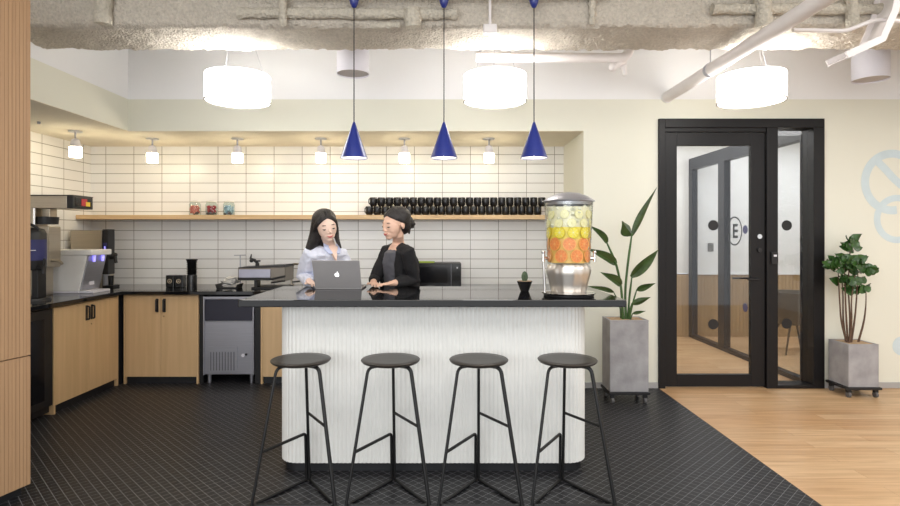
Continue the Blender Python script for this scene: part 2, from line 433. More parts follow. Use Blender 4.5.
# ---- services under the ceiling
def pix(px, py, Y):
    s = F/Y
    return Vector(((px-447)/s, Y, EYE+(236-py)/s))
def rough_tube(name, pts, r, mat='pipe_rough', parent=None, n=60, amp=0.007):
    P = [Vector(p) for p in pts]; L = [0]
    for a, b in zip(P, P[1:]): L.append(L[-1]+(b-a).length)
    out = []; rad = []
    for i in range(n+1):
        d = L[-1]*i/n; k = max(j for j in range(len(P)-1) if L[j] <= d+1e-9)
        t = (d-L[k])/max(1e-6, L[k+1]-L[k]); p = P[k].lerp(P[k+1], t)
        out.append(p); rad.append(r+amp*noise.fractal(Vector((d*14, r*50, 3.3)), 0.9, 2, 3))
    return MB().tube(out, rad, 14).build(name, mat, parent, smooth=True)
t = rough_tube('sprayed_pipe', [pix(238, 13, 3.71), pix(457, 14, 3.71)], 0.036); tag(t, 'rough sprayed ceiling pipe above the two left blue pendants', 'pipe')
t = rough_tube('sprayed_pipe', [pix(712, 9, 3.71), pix(905, 9, 3.71)], 0.036); tag(t, 'rough sprayed ceiling pipe at top right corner', 'pipe')
t = rough_tube('sprayed_hanger', [pix(283, -12, 3.63), pix(283, 26, 3.70)], 0.026, n=14); tag(t, 'lumpy sprayed hanger over the left ceiling pipe, above the left drum lamp', 'hanger')
t = rough_tube('sprayed_hanger', [pix(104, -14, 3.68), pix(103, 24, 3.70)], 0.052, n=14); tag(t, 'lumpy sprayed hanger at the top left beside the wood screen', 'hanger')
t = rough_tube('sprayed_hanger', [pix(762, -12, 3.66), pix(764, 26, 3.70)], 0.05, n=14); tag(t, 'lumpy sprayed hanger crossed by the diagonal pipe', 'hanger')
t = rough_tube('sprayed_hanger', [pix(850, -12, 3.66), pix(853, 27, 3.70)], 0.04, n=14); tag(t, 'lumpy sprayed hanger at top right above the small white cylinder', 'hanger')
t = rough_tube('sprayed_hanger', [pix(592, -12, 3.70), pix(592, 25, 3.72)], 0.022, n=14); tag(t, 'thin sprayed hanger right of the third blue pendant', 'hanger')
t = rough_tube('sprayed_lump', [pix(374, 26, 3.70), pix(400, 25, 3.70)], 0.02, n=14, amp=0.012); tag(t, 'small sprayed lump on beam edge between two blue pendants', 'fitting')
t = rough_tube('sprayed_lump', [pix(412, 8, 3.68), pix(413, 27, 3.70)], 0.05, n=14, amp=0.014); tag(t, 'large sprayed lump on the beam left of the middle pendant', 'fitting')
jb = thing('junction_box', 'white sprayed junction box with thin conduit above the middle drum lamp', 'junction box', pix(490, 29, 3.70))
MB().box(-0.045, 0.045, -0.02, 0.03, -0.03, 0.03).build('box', 'pipe', jb, bevel=0.008)
MB().tube([(0, 0, 0.03), (0, 0, 0.35)], 0.010).build('conduit', 'pipe', jb, smooth=True)
# thin track the pendants hang from
trk = tag(MB().box(-0.95, 1.05, 3.635, 3.665, 2.985, 3.01).build('lighting_track', 'pipe', bevel=0.003), 'thin white track the blue pendants hang from', 'lighting track')
tag(MB().tube(arcpts([(-1.4, 3.60, 3.02), (-0.62, 3.60, 2.99), (-0.42, 3.60, 2.99), (-0.02, 3.60, 3.03), (-0.02, 3.60, 3.4)], 0.03), 0.009).build('black_cable', 'black', smooth=True),
    'black cable running along the ceiling above the left pendant', 'cable')
# big diagonal pipe (runs straight to the wall)
dp = thing('ceiling_pipe', 'thick pale pipe running diagonally under the ceiling to the wall', 'pipe', (2.07, 0, 2.735))
MB().cyl((0, 1.6, 0), (0, YW-0.012, 0), 0.049, seg=32).build('pipe_run', 'pipe', dp, smooth=True)
MB().cyl((0, YW-0.02, 0), (0, YW, 0), 0.055, seg=32).build('wall_collar', 'white', dp, smooth=True)
MB().tube([(0, 4.40, 0.05), (0, 4.40, CT-2.735)], 0.005).build('hanger_rod', 'steel', dp, smooth=True)
MB().cyl((0, 4.385, 0), (0, 4.415, 0), 0.056, seg=32).build('hanger_ring', 'steel', dp, smooth=True)
# horizontal white duct pipe behind the beam
wp = thing('water_pipe', 'white horizontal pipe with elbow below the beam, right of middle drum lamp', 'pipe')
MB().tube(arcpts([pix(476, 57, 4.46), pix(629, 58, 4.46), pix(629, 58, 4.46)+Vector((0.02, 0.02, 0.52))], 0.08), 0.038, 18).build('pipe_run', 'pipe', wp, smooth=True)
MB().tube([pix(624, 60, 4.50), pix(614, 66, 4.46)], [0.034, 0.03], 16).ball(pix(613, 67, 4.46), 0.034).build('valve', 'pipe', wp, smooth=True)
MB().tube([pix(623, 62, 4.52), pix(625, 75, 4.52)], [0.03, 0.016], 14).build('sprinkler', 'pipe', wp, smooth=True)
MB().cyl(pix(480, 57, 4.46), pix(480, 57, 4.46)+Vector((0, 0, 0.56)), 0.012).build('hanger_rod', 'steel', wp, smooth=True)
# conduit and cable tray at the right
tag(MB().tube(arcpts([pix(793, 30, 3.62), pix(846, 31, 3.62), pix(876, 19, 3.62), pix(910, 22, 3.62)], 0.05), 0.013).build('bent_conduit', 'pipe', smooth=True),
    'thin bent conduit under the ceiling right of the diagonal pipe', 'conduit')
ct = thing('cable_tray', 'angled white metal cable tray above small cylinder at right edge', 'cable tray')
tp_pts = [pix(847, 58, 3.55), pix(884, 41, 3.55), pix(897, 12, 3.55), pix(905, -25, 3.55)]
def tray_strip(off, th):
    P = [(p.x, p.z) for p in tp_pts]; up, dn = [], []
    for k in range(len(P)):
        a, b = Vector(P[max(0, k-1)]), Vector(P[min(len(P)-1, k+1)]); t_ = (b-a).normalized(); n_ = Vector((-t_.y, t_.x))
        up.append(tuple(Vector(P[k])+n_*(off+th))); dn.append(tuple(Vector(P[k])+n_*off))
    return up+dn[::-1]
MB().prism(tray_strip(0.0, 0.006), 'y', 3.55, 3.72).build('tray_base', 'pipe', ct)
MB().prism(tray_strip(-0.004, 0.045), 'y', 3.54, 3.55).build('side_rail', 'pipe', ct)
MB().prism(tray_strip(-0.004, 0.045), 'y', 3.72, 3.73).build('side_rail', 'pipe', ct)

# ------------------------------------------------------------------ lamps
def drum(px, lab):
    Y = 4.30; x = (px-447)/(F/Y)
    t = thing('drum_lamp', lab, 'lamp', (x, Y, 2.462), group='large white drum lamps')
    r = 0.239
    MB().lathe([(r, 0.0), (r, 0.198), (r-0.004, 0.198), (r-0.004, 0.0)], seg=64, closed=True).build('lamp_shade', 'drum', t, smooth=True)
    MB().cyl((0, 0, 0.006), (0, 0, 0.010), r-0.005, seg=64).build('diffuser', 'drum', t)
    MB().lathe([(r+0.004, -0.004), (r+0.004, 0.003), (r-0.006, 0.003), (r-0.006, -0.004)], seg=64, closed=True).build('rim', 'rim', t, smooth=True)
    wr = MB()
    for k in range(3):
        a = 2*PI*k/3+0.4; wr.tube([(0.2*math.cos(a), 0.2*math.sin(a), 0.196), (0, 0, 0.80)], 0.0015, 6)
    wr.build('suspension_wire', 'steel', t)
    MB().cyl((0, 0, 0.80), (0, 0, CT-2.462), 0.008).cyl((0, 0, CT-2.462-0.03), (0, 0, CT-2.462), 0.06).build('canopy', 'white', t, smooth=True)
drum(238, 'lit white drum lamp hanging at upper left, over the shelf jars')
drum(495, 'lit white drum lamp hanging between the two right blue pendants')
drum(751, 'lit white drum lamp hanging over the glass door')
def small_cyl(px, py, lab):
    Y = 4.6; p = pix(px, py, Y)
    t = thing('cylinder_downlight', lab, 'lamp', p, group='small white ceiling cylinders')
    r = 0.131
    MB().lathe([(r, 0), (r, 0.30), (0.001, 0.30)], seg=48).build('housing', 'whiteplastic', t, smooth=True)
    MB().cyl((0, 0, 0.012), (0, 0, 0.016), r-0.001, seg=48).build('grille', plain('grey_speaker_grille', srgb(196, 190, 190), 0.8, var=0.05), t)
    MB().cyl((0, 0, 0.30), (0, 0, CT-p.z), 0.012).build('rod', 'white', t)
small_cyl(353, 74.3, 'small unlit white cylinder hanging behind the left blue pendant cable')
small_cyl(870.5, 80, 'small unlit white cylinder hanging at the right edge')
def pendant(px, lab):
    Y = 3.65; s = F/Y; x = (px-447)/s
    zt = EYE+(236-123.5)/s; zb_ = EYE+(236-158.3)/s
    t = thing('pendant_lamp', lab, 'lamp', (x, Y, zb_), group='blue cone pendants over the island')
    h = zt-zb_; r = 0.089
    MB().lathe([(r, 0), (0.010, h), (0.004, h+0.012), (0.003, h+0.010), (0.008, h-0.01), (r-0.003, 0.0)], seg=48, closed=True).build('lamp_shade', ['blue'], t, smooth=True)
    MB().lathe([(r-0.006, 0.004), (0.012, h-0.02)], seg=48).build('shade_lining', 'white', t, smooth=True)
    MB().ball((0, 0, 0.045), 0.034).build('bulb', 'bulb', t, smooth=True)
    ztop = 2.985-zb_
    MB().tube([(0, 0, h), (0, 0, ztop-0.06)], 0.0035, 8).build('cable', 'black', t, smooth=True)
    zc = EYE+(236-8)/s-zb_
    MB().lathe([(0.003, zc), (0.014, zc+0.004), (0.026, zc+0.03), (0.036, ztop), (0.001, ztop)], seg=32).build('canopy', 'blue', t, smooth=True)
pendant(354, 'blue metal cone pendant lamp, left one over the island')
pendant(444, 'blue metal cone pendant lamp, middle one over the island')
pendant(534, 'blue metal cone pendant lamp, right one, over the drink dispenser side')
def cafe(x, Y, lab):
    t = thing('ceiling_lamp', lab, 'lamp', (x, Y, ZS), group='small glowing soffit lamps')
    MB().cyl((0, 0, -0.012), (0, 0, 0), 0.058, seg=32).build('canopy', 'white', t, smooth=True)
    MB().cyl((0, 0, -0.075), (0, 0, -0.012), 0.008).build('rod', 'steel', t, smooth=True)
    MB().lathe([(0.008, -0.070), (0.030, -0.078), (0.038, -0.095), (0.044, -0.145), (0.050, -0.149), (0.050, -0.152), (0.001, -0.152)], seg=32).build('socket_cover', 'whiteplastic', t, smooth=True)
    MB().lathe([(0.001, -0.153), (0.050, -0.153), (0.052, -0.158), (0.052, -0.238), (0.047, -0.245), (0.001, -0.245)], seg=40).build('glass_shade', 'glow', t, smooth=True)
names = ['leftmost of five on the back', 'second from the left', 'centre one of the back row', 'fourth from the left', 'rightmost on the back']
for i, px in enumerate((152.5, 237.5, 321, 404.5, 489)):
    cafe((px-447)/98.9, 5.66, ['small lit opal ceiling lamp nearest the tiled corner on back soffit', 'small lit opal ceiling lamp above the jars of sweets',
         'small lit opal ceiling lamp above the woman in the pale shirt', 'small lit opal ceiling lamp above the woman in black cardigan', 'small lit opal ceiling lamp above the right end of the mugs'][i])
cafe(-3.49, 5.26, 'small lit opal ceiling lamp under the left soffit above coffee brewer')
tag(MB().cyl((-3.52, 4.83, ZS-0.02), (-3.52, 4.83, ZS), 0.012).build('ceiling_sprinkler', 'steel'), 'tiny sprinkler head in left soffit beside the wood screen', 'sprinkler')

# ------------------------------------------------------------------ wooden screen at the left edge
ang = math.atan2(0.045, 0.16)
ws = thing('wood_screen', 'tall vertically grooved wood partition cropped by left edge', 'partition', (-2.32, 3.12, 0), -ang)
g = MB(); g.box(-0.30, -0.004, -1.0, -0.004, 0.05, 0.762)
def ribs(mb, z0, z1):
    n = 50; p = 1.0/n
    for k in range(n): mb.box(-0.0045, -0.0015, -1.0+k*p+0.0007, -1.0+(k+1)*p-0.0007, z0, z1)
    n = 15; p = 0.30/n
    for k in range(n): mb.box(-0.30+k*p+0.0012, -0.30+(k+1)*p-0.0012, -0.005, 0, z0, z1)
ribs(g, 0.05, 0.762); g.build('lower_panel', 'panelwood', ws)
g = MB(); g.box(-0.30, -0.004, -1.0, -0.004, 0.768, 2.742); ribs(g, 0.768, 2.742); g.build('upper_panel', 'panelwood', ws)
MB().box(-0.28, -0.03, -0.98, -0.03, 0, 0.768).build('plinth', 'kick', ws)

# ------------------------------------------------------------------ kitchen cabinets
def handle(parent, loc, rz=0):
    h = MB().tube(arcpts([(0, 0, -0.055), (0, -0.026, -0.055), (0, -0.026, 0.055), (0, 0, 0.055)], 0.008, 3), 0.0075, 8).box(-0.012, 0.012, -0.004, 0.002, -0.065, 0.065)
    return h.build('handle', 'black', parent, loc, smooth=False)
def cabinet(lab, loc, rz, w_, n=2, lock=True, depth=0.72):
    """front in plane y=0 (local), body to +y, x from 0 to w_"""
    t = thing('base_cabinet', lab, 'cabinet', loc, rz)
    MB().box(0, 0.018, 0.0, depth, 0, 0.865).build('side_panel', 'cab', t, bevel=0.001)
    MB().box(w_-0.018, w_, 0.0, depth, 0, 0.865).build('side_panel', 'cab', t, bevel=0.001)
    MB().box(0.018, w_-0.018, 0.025, depth, 0.08, 0.865).build('carcass', 'cab', t)
    MB().box(0.018, w_-0.018, 0.03, 0.05, 0, 0.08).build('plinth', 'kick', t)
    dw = (w_-0.036)/n
    for k in range(n):
        d = MB().box(0.018+k*dw+0.0015, 0.018+(k+1)*dw-0.0015, 0.0, 0.02, 0.07, 0.852).build('door', 'cab', t, bevel=0.0015)
        hx = 0.018+(k+1)*dw-0.035 if k % 2 == 0 else 0.018+k*dw+0.035
        handle(d, (hx, -0.001, 0.76))
        if lock and k == 1:
            MB().cyl((hx-0.005, -0.004, 0.655), (hx-0.005, 0.001, 0.655), 0.007).build('lock', 'chrome', d)
    return t
YC = 5.41
cabinet('two-door beech base cabinet against the back wall left of steel ice maker', (-3.125, YC, 0), 0, 0.722)
cabinet('two-door beech base cabinet along the left wall under white water purifier', (-3.145, 4.48, 0), PI/2, 0.88)
cabinet('beech base cabinet on back wall, mostly hidden behind the island', (-1.80, YC, 0), 0, 0.86)
cabinet('beech base cabinet on back wall under the microwave, behind the island', (-0.93, YC, 0), 0, 0.9)
cabinet('beech base cabinet on back wall at the niche right end behind island', (-0.02, YC, 0), 0, 0.9, depth=0.72)
MBx = MB().box(-3.9, -3.15, 5.42, 6.16, 0, 0.86)
tag(MBx.build('corner_filler', 'kick'), 'black corner filler between the left and back cabinets', 'filler panel')
tag(MB().box(-2.402, -2.362, YC+0.02, 6.16, 0, 0.865).build('gap_shade_strip', 'blackrod'), 'black strip standing for gap shade left of the ice maker', 'filler panel')  # black panel put in as the shade of the open gap
tag(MB().box(-1.862, -1.802, YC+0.02, 6.16, 0, 0.865).build('gap_shade_strip', 'blackrod'), 'black strip standing for gap shade right of the ice maker', 'filler panel')  # second black panel, darkens the gap on the other side like shade
# worktops
wt = MB(); wt.prism([(XL+0.001, 3.25), (-3.11, 3.25), (-3.11, 5.36), (XN-0.001, 5.36), (XN-0.001, YT-0.001), (XL+0.001, YT-0.001)], 'z', 0.866, 0.90)
tag(wt.build('worktop', 'stone', bevel=0.003), 'black L-shaped kitchen worktop along left and back walls', 'worktop')
# black fridge under left worktop
fr = thing('under_counter_fridge', 'black glass-door fridge under left worktop beside the wood screen', 'fridge', (-3.15, 3.85, 0), PI/2)
MB().box(0, 0.627, 0.03, 0.7, 0.02, 0.86).build('body', 'black', fr, bevel=0.004)
d_ = MB().box(0.006, 0.626, 0.0, 0.028, 0.08, 0.85).build('door', 'black', fr, bevel=0.004)
MB().box(0.06, 0.53, -0.002, 0.001, 0.14, 0.78).build('window_pane', 'screen', d_)
MB().box(0.02, 0.03, -0.03, 0.0, 0.3, 0.65).build('handle', 'black', d_, bevel=0.003)
# ice maker
im = thing('ice_maker', 'stainless under-counter ice maker with dark flap and vent grille', 'ice maker', (-2.357, YC, 0))
MB().box(0, 0.49, 0.03, 0.70, 0.085, 0.845).build('body', 'steel', im, bevel=0.004)
fp = MB(); fp.box(0.012, 0.478, 0.012, 0.032, 0.09, 0.60); fp.build('front_panel', 'steel', im, bevel=0.003)
dd = MB().box(0.018, 0.472, 0.0, 0.03, 0.61, 0.815).build('flap', 'darkpanel', im, bevel=0.004)
MB().box(0.0, 0.012, 0.0, 0.03, 0.085, 0.845).box(0.478, 0.49, 0.0, 0.03, 0.085, 0.845).box(0.012, 0.478, 0.0, 0.03, 0.822, 0.845).build('trim', 'steel', im, bevel=0.002)
vg = MB()
vg.box(0.05, 0.33, 0.004, 0.014, 0.11, 0.36)
vg.build('vent_cover', 'steel', im, bevel=0.003)
vs = MB()
for k in range(9): vs.box(0.07+k*0.028, 0.078+k*0.028, 0.0, 0.006, 0.13, 0.31)
vs.build('vent_slats', plain('vent_grey', srgb(118, 118, 124), 0.4, 0.6), im, bevel=0.001)
MB().cyl((0.385, 0.0, 0.275), (0.385, 0.014, 0.275), 0.016).build('knob', 'whiteplastic', im, smooth=True)
MB().cyl((0.415, 0.0, 0.285), (0.415, 0.014, 0.285), 0.011).build('knob', 'black', im, smooth=True)
for x_ in (0.04, 0.45):
    MB().cyl((x_, 0.06, 0), (x_, 0.06, 0.085), 0.016, 0.02).build('leg', 'steel', im, smooth=True)
    MB().cyl((x_, 0.6, 0), (x_, 0.6, 0.085), 0.016, 0.02).build('leg', 'steel', im, smooth=True)

# oak shelf
sh = tag(MB().box(XL+0.001, XN-0.001, 5.91, YT-0.001, 1.607, 1.652).build('oak_shelf', 'shelfwood', bevel=0.002), 'long pale oak shelf across the tiled back wall', 'shelf')

# mugs
def make_mug():
    mb = MB(); r = 0.0395
    mb.lathe([(0.001, 0.0), (0.026, 0.0), (0.031, 0.004), (r, 0.018), (r, 0.093), (r-0.001, 0.095), (r-0.004, 0.093), (r-0.004, 0.012), (0.001, 0.006)], seg=28)
    o = mb.build('mug', 'mug', smooth=True)
    h = MB().tube(arcpts([(-r+0.003, 0, 0.080), (-r-0.024, 0, 0.078), (-r-0.026, 0, 0.030), (-r+0.002, 0, 0.020)], 0.014, 5), 0.0048, 8).build('handle', 'mug', o, smooth=True)
    return o
mug0 = make_mug(); first = True
n_mug = 22
for row in range(2):
    for k in range(n_mug):
        x = -0.835+0.0862*k+(0.043 if row else 0)
        lab = 'black mug in the %s row on the oak shelf, %s' % ('upper' if row else 'lower', ORD[k])
        loc = (x, 6.02, 1.6525+row*0.0958)
        grp = 'black mugs stacked on the shelf'
        if first:
            tag(mug0, lab, 'mug', grp); mug0.location = loc; mug0.rotation_euler = (0, 0, R(52)); first = False
        else:
            dup(mug0, loc, R(52+random.uniform(-3, 3)), lab, grp)
# candy jars
def jar(px, candy, lab):
    x = (px-447)/93.0
    t = thing('candy_jar', lab, 'jar', (x, 6.02, 1.652), group='glass sweet jars on the shelf')
    MB().lathe([(0.001, 0.0), (0.055, 0.0), (0.060, 0.006), (0.060, 0.115), (0.050, 0.132), (0.050, 0.138), (0.048, 0.138), (0.048, 0.131), (0.057, 0.114), (0.057, 0.008), (0.001, 0.004)], seg=32).build('jar_body', 'glass', t, smooth=True)
    MB().lathe([(0.001, 0.139), (0.053, 0.139), (0.055, 0.143), (0.053, 0.150), (0.02, 0.156), (0.001, 0.157)], seg=32).build('lid', glassy, t, smooth=True)
    c = MB(); rr = random.Random(px)
    for k in range(70):
        a = rr.uniform(0, 2*PI); q = math.sqrt(rr.random())*0.043; z = 0.016+rr.random()*0.082
        c.mi = 1 if z < 0.032 and rr.random() < 0.8 else 0
        c.ball((q*math.cos(a), q*math.sin(a), z), rr.uniform(0.011, 0.015), 8)
    o = c.build('sweets', [candy, 'dark'], t, smooth=True); o['kind'] = 'stuff'
glassy = plain('frosted_glass_lid', srgb(226, 222, 210), 0.25, var=0.04)
jar(195, 'pink', 'glass jar of pink sweets on oak shelf, left one')
jar(211.5, 'crimson', 'glass jar of dark red sweets on oak shelf, middle one')
jar(229, 'sky', 'glass jar of pale blue sweets on oak shelf, right one')

# ---- things on the back worktop (z = 0.90)
ZW = 0.9005
def cupbox(x, lab):
    t = thing('paper_cup_box', lab, 'box', (x, 5.80, ZW), group='black cup boxes')
    MB().box(-0.042, 0.042, -0.042, 0.042, 0, 0.125).build('box', 'mug', t, bevel=0.006)
    MB().lathe([(0.017, -0.001), (0.017, 0.001), (0.022, 0.001), (0.022, -0.001)], seg=24, closed=True).build('ring_logo', 'kraft', t).matrix_local = Matrix.Translation((0, -0.0432, 0.065)) @ Matrix.Rotation(PI/2, 4, 'X')
    MB().box(-0.008, 0.008, -0.0445, -0.0425, 0.061, 0.069).build('logo_mark', 'kraft', t)
cupbox((171.8-447)/96.5, 'small black box with pale round logo on back worktop, left of two')
cupbox((180.6-447)/96.5, 'small black box with pale round logo, right one beside dark cup tower')
ct = thing('cup_tower', 'tall stack of dark paper cups on the back worktop', 'cup stack', ((192-447)/96.5, 5.80, ZW))
MB().lathe([(0.001, 0), (0.050, 0), (0.050, 0.12), (0.048, 0.13), (0.001, 0.13)], seg=28).build('base_holder', 'mug', ct, smooth=True)
cs = MB()
for k in range(7): cs.lathe([(0.036, 0.13+k*0.018), (0.049, 0.144+k*0.018), (0.053, 0.148+k*0.018), (0.049, 0.150+k*0.018)], seg=28)
cs.lathe([(0.044, 0.25), (0.057, 0.285), (0.059, 0.290), (0.052, 0.292), (0.001, 0.272)], seg=28)
cs.build('cups', 'mug', ct, smooth=True)
tr = thing('napkin_tray', 'black tray holding crumpled white napkins left of the espresso machine', 'tray', ((230-447)/98.0, 5.70, ZW))
MB().prism([(-0.10, 0), (0.10, 0), (0.115, 0.045), (0.107, 0.045), (0.093, 0.008), (-0.093, 0.008), (-0.107, 0.045), (-0.115, 0.045)], 'y', -0.08, 0.08).build('tray_body', 'black', tr, bevel=0.002)
nk = MB(); rr = random.Random(3)
for k in range(9):
    rot = Matrix.Rotation(rr.uniform(-0.6, 0.6), 3, 'Y') @ Matrix.Rotation(rr.uniform(-0.5, 0.5), 3, 'X')
    nk.box(-0.05, 0.05, -0.05, 0.05, -0.002, 0.002, Matrix.Translation((rr.uniform(-0.04, 0.04), rr.uniform(-0.02, 0.02), 0.045+k*0.006)) @ rot.to_4x4())
nk.build('napkins', 'paper', tr)['kind'] = 'stuff'
# espresso / press machine
es = thing('espresso_machine', 'steel and dark low espresso machine on a pedestal behind the island corner', 'coffee machine', (-2.09, 5.60, ZW))
MB().prism([(0.0, 0.10), (0.02, 0.085), (0.33, 0.085), (0.47, 0.075), (0.47, 0.215), (0.0, 0.205)], 'y', 0.0, 0.32).build('body', plain('dull_grey_steel', srgb(128, 121, 112), 0.45, 0.6), es, bevel=0.004)
MB().box(0.012, 0.325, -0.012, 0.004, 0.113, 0.198).build('front_panel', plain('lavender_grey_steel', srgb(178, 178, 194), 0.35, 0.6), es, bevel=0.003)
MB().box(0.0, 0.33, -0.010, 0.004, 0.088, 0.112).build('drip_rail', 'black', es, bevel=0.002)
MB().prism([(0.0, 0.205), (0.0, 0.215), (0.47, 0.240), (0.47, 0.215)], 'y', 0.01, 0.30).build('cup_rail', 'black', es)
MB().box(0.15, 0.18, 0.03, 0.14, 0, 0.09).build('pedestal', 'black', es, bevel=0.003)
MB().box(0.13, 0.47, 0.0, 0.3, 0.0, 0.015).build('base_plate', 'black', es, bevel=0.003)
MB().tube([(0.34, -0.02, 0.10), (0.48, -0.02, 0.13)], 0.010).build('portafilter', 'black', es, smooth=True)
MB().tube([(0.34, -0.03, 0.065), (0.48, -0.03, 0.085)], 0.009).build('portafilter', 'black', es, smooth=True)
kn = MB(); kn.cyl((0.16, 0.1, 0.21), (0.16, 0.1, 0.255), 0.022, 0.018).tube([(0.165, 0.1, 0.25), (0.13, 0.1, 0.285), (0.09, 0.1, 0.30), (0.10, 0.1, 0.345)], [0.012, 0.016, 0.013, 0.005])
kn.lathe([(0.016, -0.008), (0.016, 0.008), (0.026, 0.008), (0.026, -0.008)], c=(0.165, 0.1, 0.275), seg=20, closed=True).ball((0.10, 0.1, 0.28), 0.02)
kn.build('lever', 'black', es, smooth=True)
tp = thing('thin_faucet', 'slim T-shaped steel faucet on back worktop left of espresso machine', 'faucet', ((240.5-447)/94.5, 5.92, ZW))
MB().cyl((0, 0, 0), (0, 0, 0.325), 0.006).cyl((-0.065, 0, 0.325), (0.06, 0, 0.328), 0.005).build('spout', 'steel', tp, smooth=True)
MB().cyl((0, 0, 0), (0, 0, 0.012), 0.02).build('base', 'steel', tp, smooth=True)
tp = thing('gooseneck_faucet', 'curved steel gooseneck faucet beside the woman in pale shirt', 'faucet', ((291-447)/94.5, 5.95, ZW))
MB().tube(arcpts([(0, 0, 0), (0, 0, 0.19), (0.03, -0.02, 0.235), (0.10, -0.08, 0.235), (0.12, -0.1, 0.19)], 0.05), 0.011).build('spout', 'warmsteel', tp, smooth=True)
MB().cyl((0, 0, 0), (0, 0, 0.02), 0.028).build('base', 'warmsteel', tp, smooth=True)
MB().tube([(0.0, 0, 0.04), (0.09, -0.02, 0.05)], 0.008).build('lever', 'black', tp, smooth=True)
mw = thing('microwave', 'black microwave on the back worktop behind the island', 'microwave', (-0.36, 5.72, ZW))
MB().box(0, 0.505, 0.012, 0.36, 0.01, 0.25).build('body', 'black', mw, bevel=0.006)
dm = MB().box(0.003, 0.40, 0.0, 0.014, 0.014, 0.246).build('door', 'mug', mw, bevel=0.003)
MB().box(0.04, 0.365, -0.0015, 0.001, 0.05, 0.215).build('window_pane', 'screen', dm)
MB().box(0.16, 0.23, -0.0012, 0.001, 0.022, 0.028).build('badge', 'rubber', dm)
cp = MB().box(0.403, 0.502, 0.0, 0.014, 0.014, 0.246).build('control_panel', 'mug', mw, bevel=0.003)
MB().cyl((0.465, -0.003, 0.205), (0.465, 0.001, 0.205), 0.008).build('button', 'whiteplastic', cp)
kb = MB()
for i in range(4):
    for j in range(3): kb.box(0.42+j*0.024, 0.438+j*0.024, -0.0012, 0.001, 0.08+i*0.026, 0.097+i*0.026)
kb.build('keypad', 'screen', cp)
MB().box(0.402, 0.404, -0.003, 0.002, 0.014, 0.246).build('handle_strip', 'steel', mw)
ft = MB()
for x_ in (0.04, 0.46):
    for y_ in (0.05, 0.32): ft.cyl((x_, y_, 0), (x_, y_, 0.012), 0.014)
ft.build('feet', 'rubber', mw)
tag(MB().box(-0.30, -0.13, 5.80, 5.98, ZW+0.2505, ZW+0.262).build('sponge_packet', 'lime', bevel=0.004), 'thin lime green packet lying on top of the microwave', 'packet')

# ---- things on the left worktop
wpz = thing('water_purifier', 'white water purifier with slanted steel front and blue lights', 'water purifier', (-3.58, 5.30, ZW))
MB().prism([(-0.22, 0.02), (0.19, 0.02), (0.265, 0.35), (-0.22, 0.35)], 'y', -0.15, 0.15).build('body', 'white', wpz, bevel=0.006)
MB().box(-0.225, 0.315, -0.155, 0.155, 0.35, 0.402).build('top_cover', 'white', wpz, bevel=0.008)
q = MB(); v0 = [(0.192, 0.03), (0.205, 0.03), (0.278, 0.348), (0.265, 0.348)]
q.prism(v0, 'y', -0.135, 0.135).build('front_panel', 'steel', wpz, bevel=0.002)
MB().box(0.19, 0.315, -0.13, 0.13, 0.0, 0.022).box(-0.22, 0.19, -0.15, 0.15, 0, 0.02).build('drip_tray', 'whiteplastic', wpz, bevel=0.004)
for y_ in (-0.07, 0.06):
    MB().cyl((0.285, y_, 0.29), (0.285, y_, 0.35), 0.012, 0.016).build('nozzle', 'bluelight', wpz, smooth=True)
MB().box(0.214, 0.222, -0.04, 0.03, 0.07, 0.11).build('badge', 'whiteplastic', wpz)
hb = thing('hot_water_boiler', 'beige steel hot water boiler with black front and spout in corner', 'water boiler', (-3.72, 5.84, ZW))
MB().box(-0.14, 0.18, -0.10, 0.12, 0.0, 0.585).build('body', 'warmsteel', hb, bevel=0.005)
MB().box(0.185, 0.245, -0.10, 0.02, 0.135, 0.60).build('front_housing', 'black', hb, bevel=0.006)
MB().box(0.195, 0.235, -0.104, -0.099, 0.36, 0.46).build('display', 'bluelabel', hb)
MB().box(0.208, 0.222, -0.106, -0.103, 0.385, 0.425).build('indicator_light', 'bluelight', hb)
MB().tube([(0.22, -0.05, 0.30), (0.29, -0.05, 0.31), (0.30, -0.05, 0.25)], [0.02, 0.022, 0.015]).ball((0.29, -0.05, 0.335), 0.022).build('tap', 'black', hb, smooth=True)
MB().box(0.181, 0.29, -0.09, 0.03, 0.0, 0.02).build('drip_tray', 'black', hb, bevel=0.003)
MB().box(0.185, 0.20, -0.09, 0.0, 0.02, 0.135).build('support', 'steel', hb)
MB().cyl((0.245, -0.05, 0.02), (0.245, -0.05, 0.12), 0.022, 0.028).build('cup', 'mug', hb, smooth=True)
cb = thing('coffee_brewer', 'tall steel coffee brewer with overhead arm and colour screen', 'coffee machine', (-3.6, 5.08, ZW))
MB().box(-0.30, 0.245, -0.14, 0.14, 0.775, 0.885).build('brewer_arm', 'warmsteel', cb, bevel=0.004)
MB().box(-0.30, 0.30, -0.145, 0.145, 0.885, 0.893).build('top_cover', 'black', cb, bevel=0.002)
MB().box(0.245, 0.30, -0.14, 0.14, 0.775, 0.885).build('arm_end', 'black', cb, bevel=0.004)
sc_ = MB().box(0.300, 0.303, -0.11, 0.11, 0.79, 0.872).build('screen', 'screen', cb)
MB().box(0.3035, 0.305, -0.03, 0.05, 0.80, 0.865).build('red_picture', 'red', sc_)
MB().box(0.3045, 0.306, 0.03, 0.09, 0.80, 0.84).build('yellow_picture', 'yellow', sc_)
MB().box(-0.30, -0.05, -0.14, 0.04, 0.0, 0.775).build('column', 'warmsteel', cb, bevel=0.004)
MB().cyl((-0.04, -0.14, 0.62), (-0.04, -0.14, 0.775), 0.010).build('chrome_tube', 'chrome', cb, smooth=True)
MB().box(-0.02, 0.05, -0.08, 0.02, 0.70, 0.775).build('spray_head', 'warmsteel', cb, bevel=0.004)
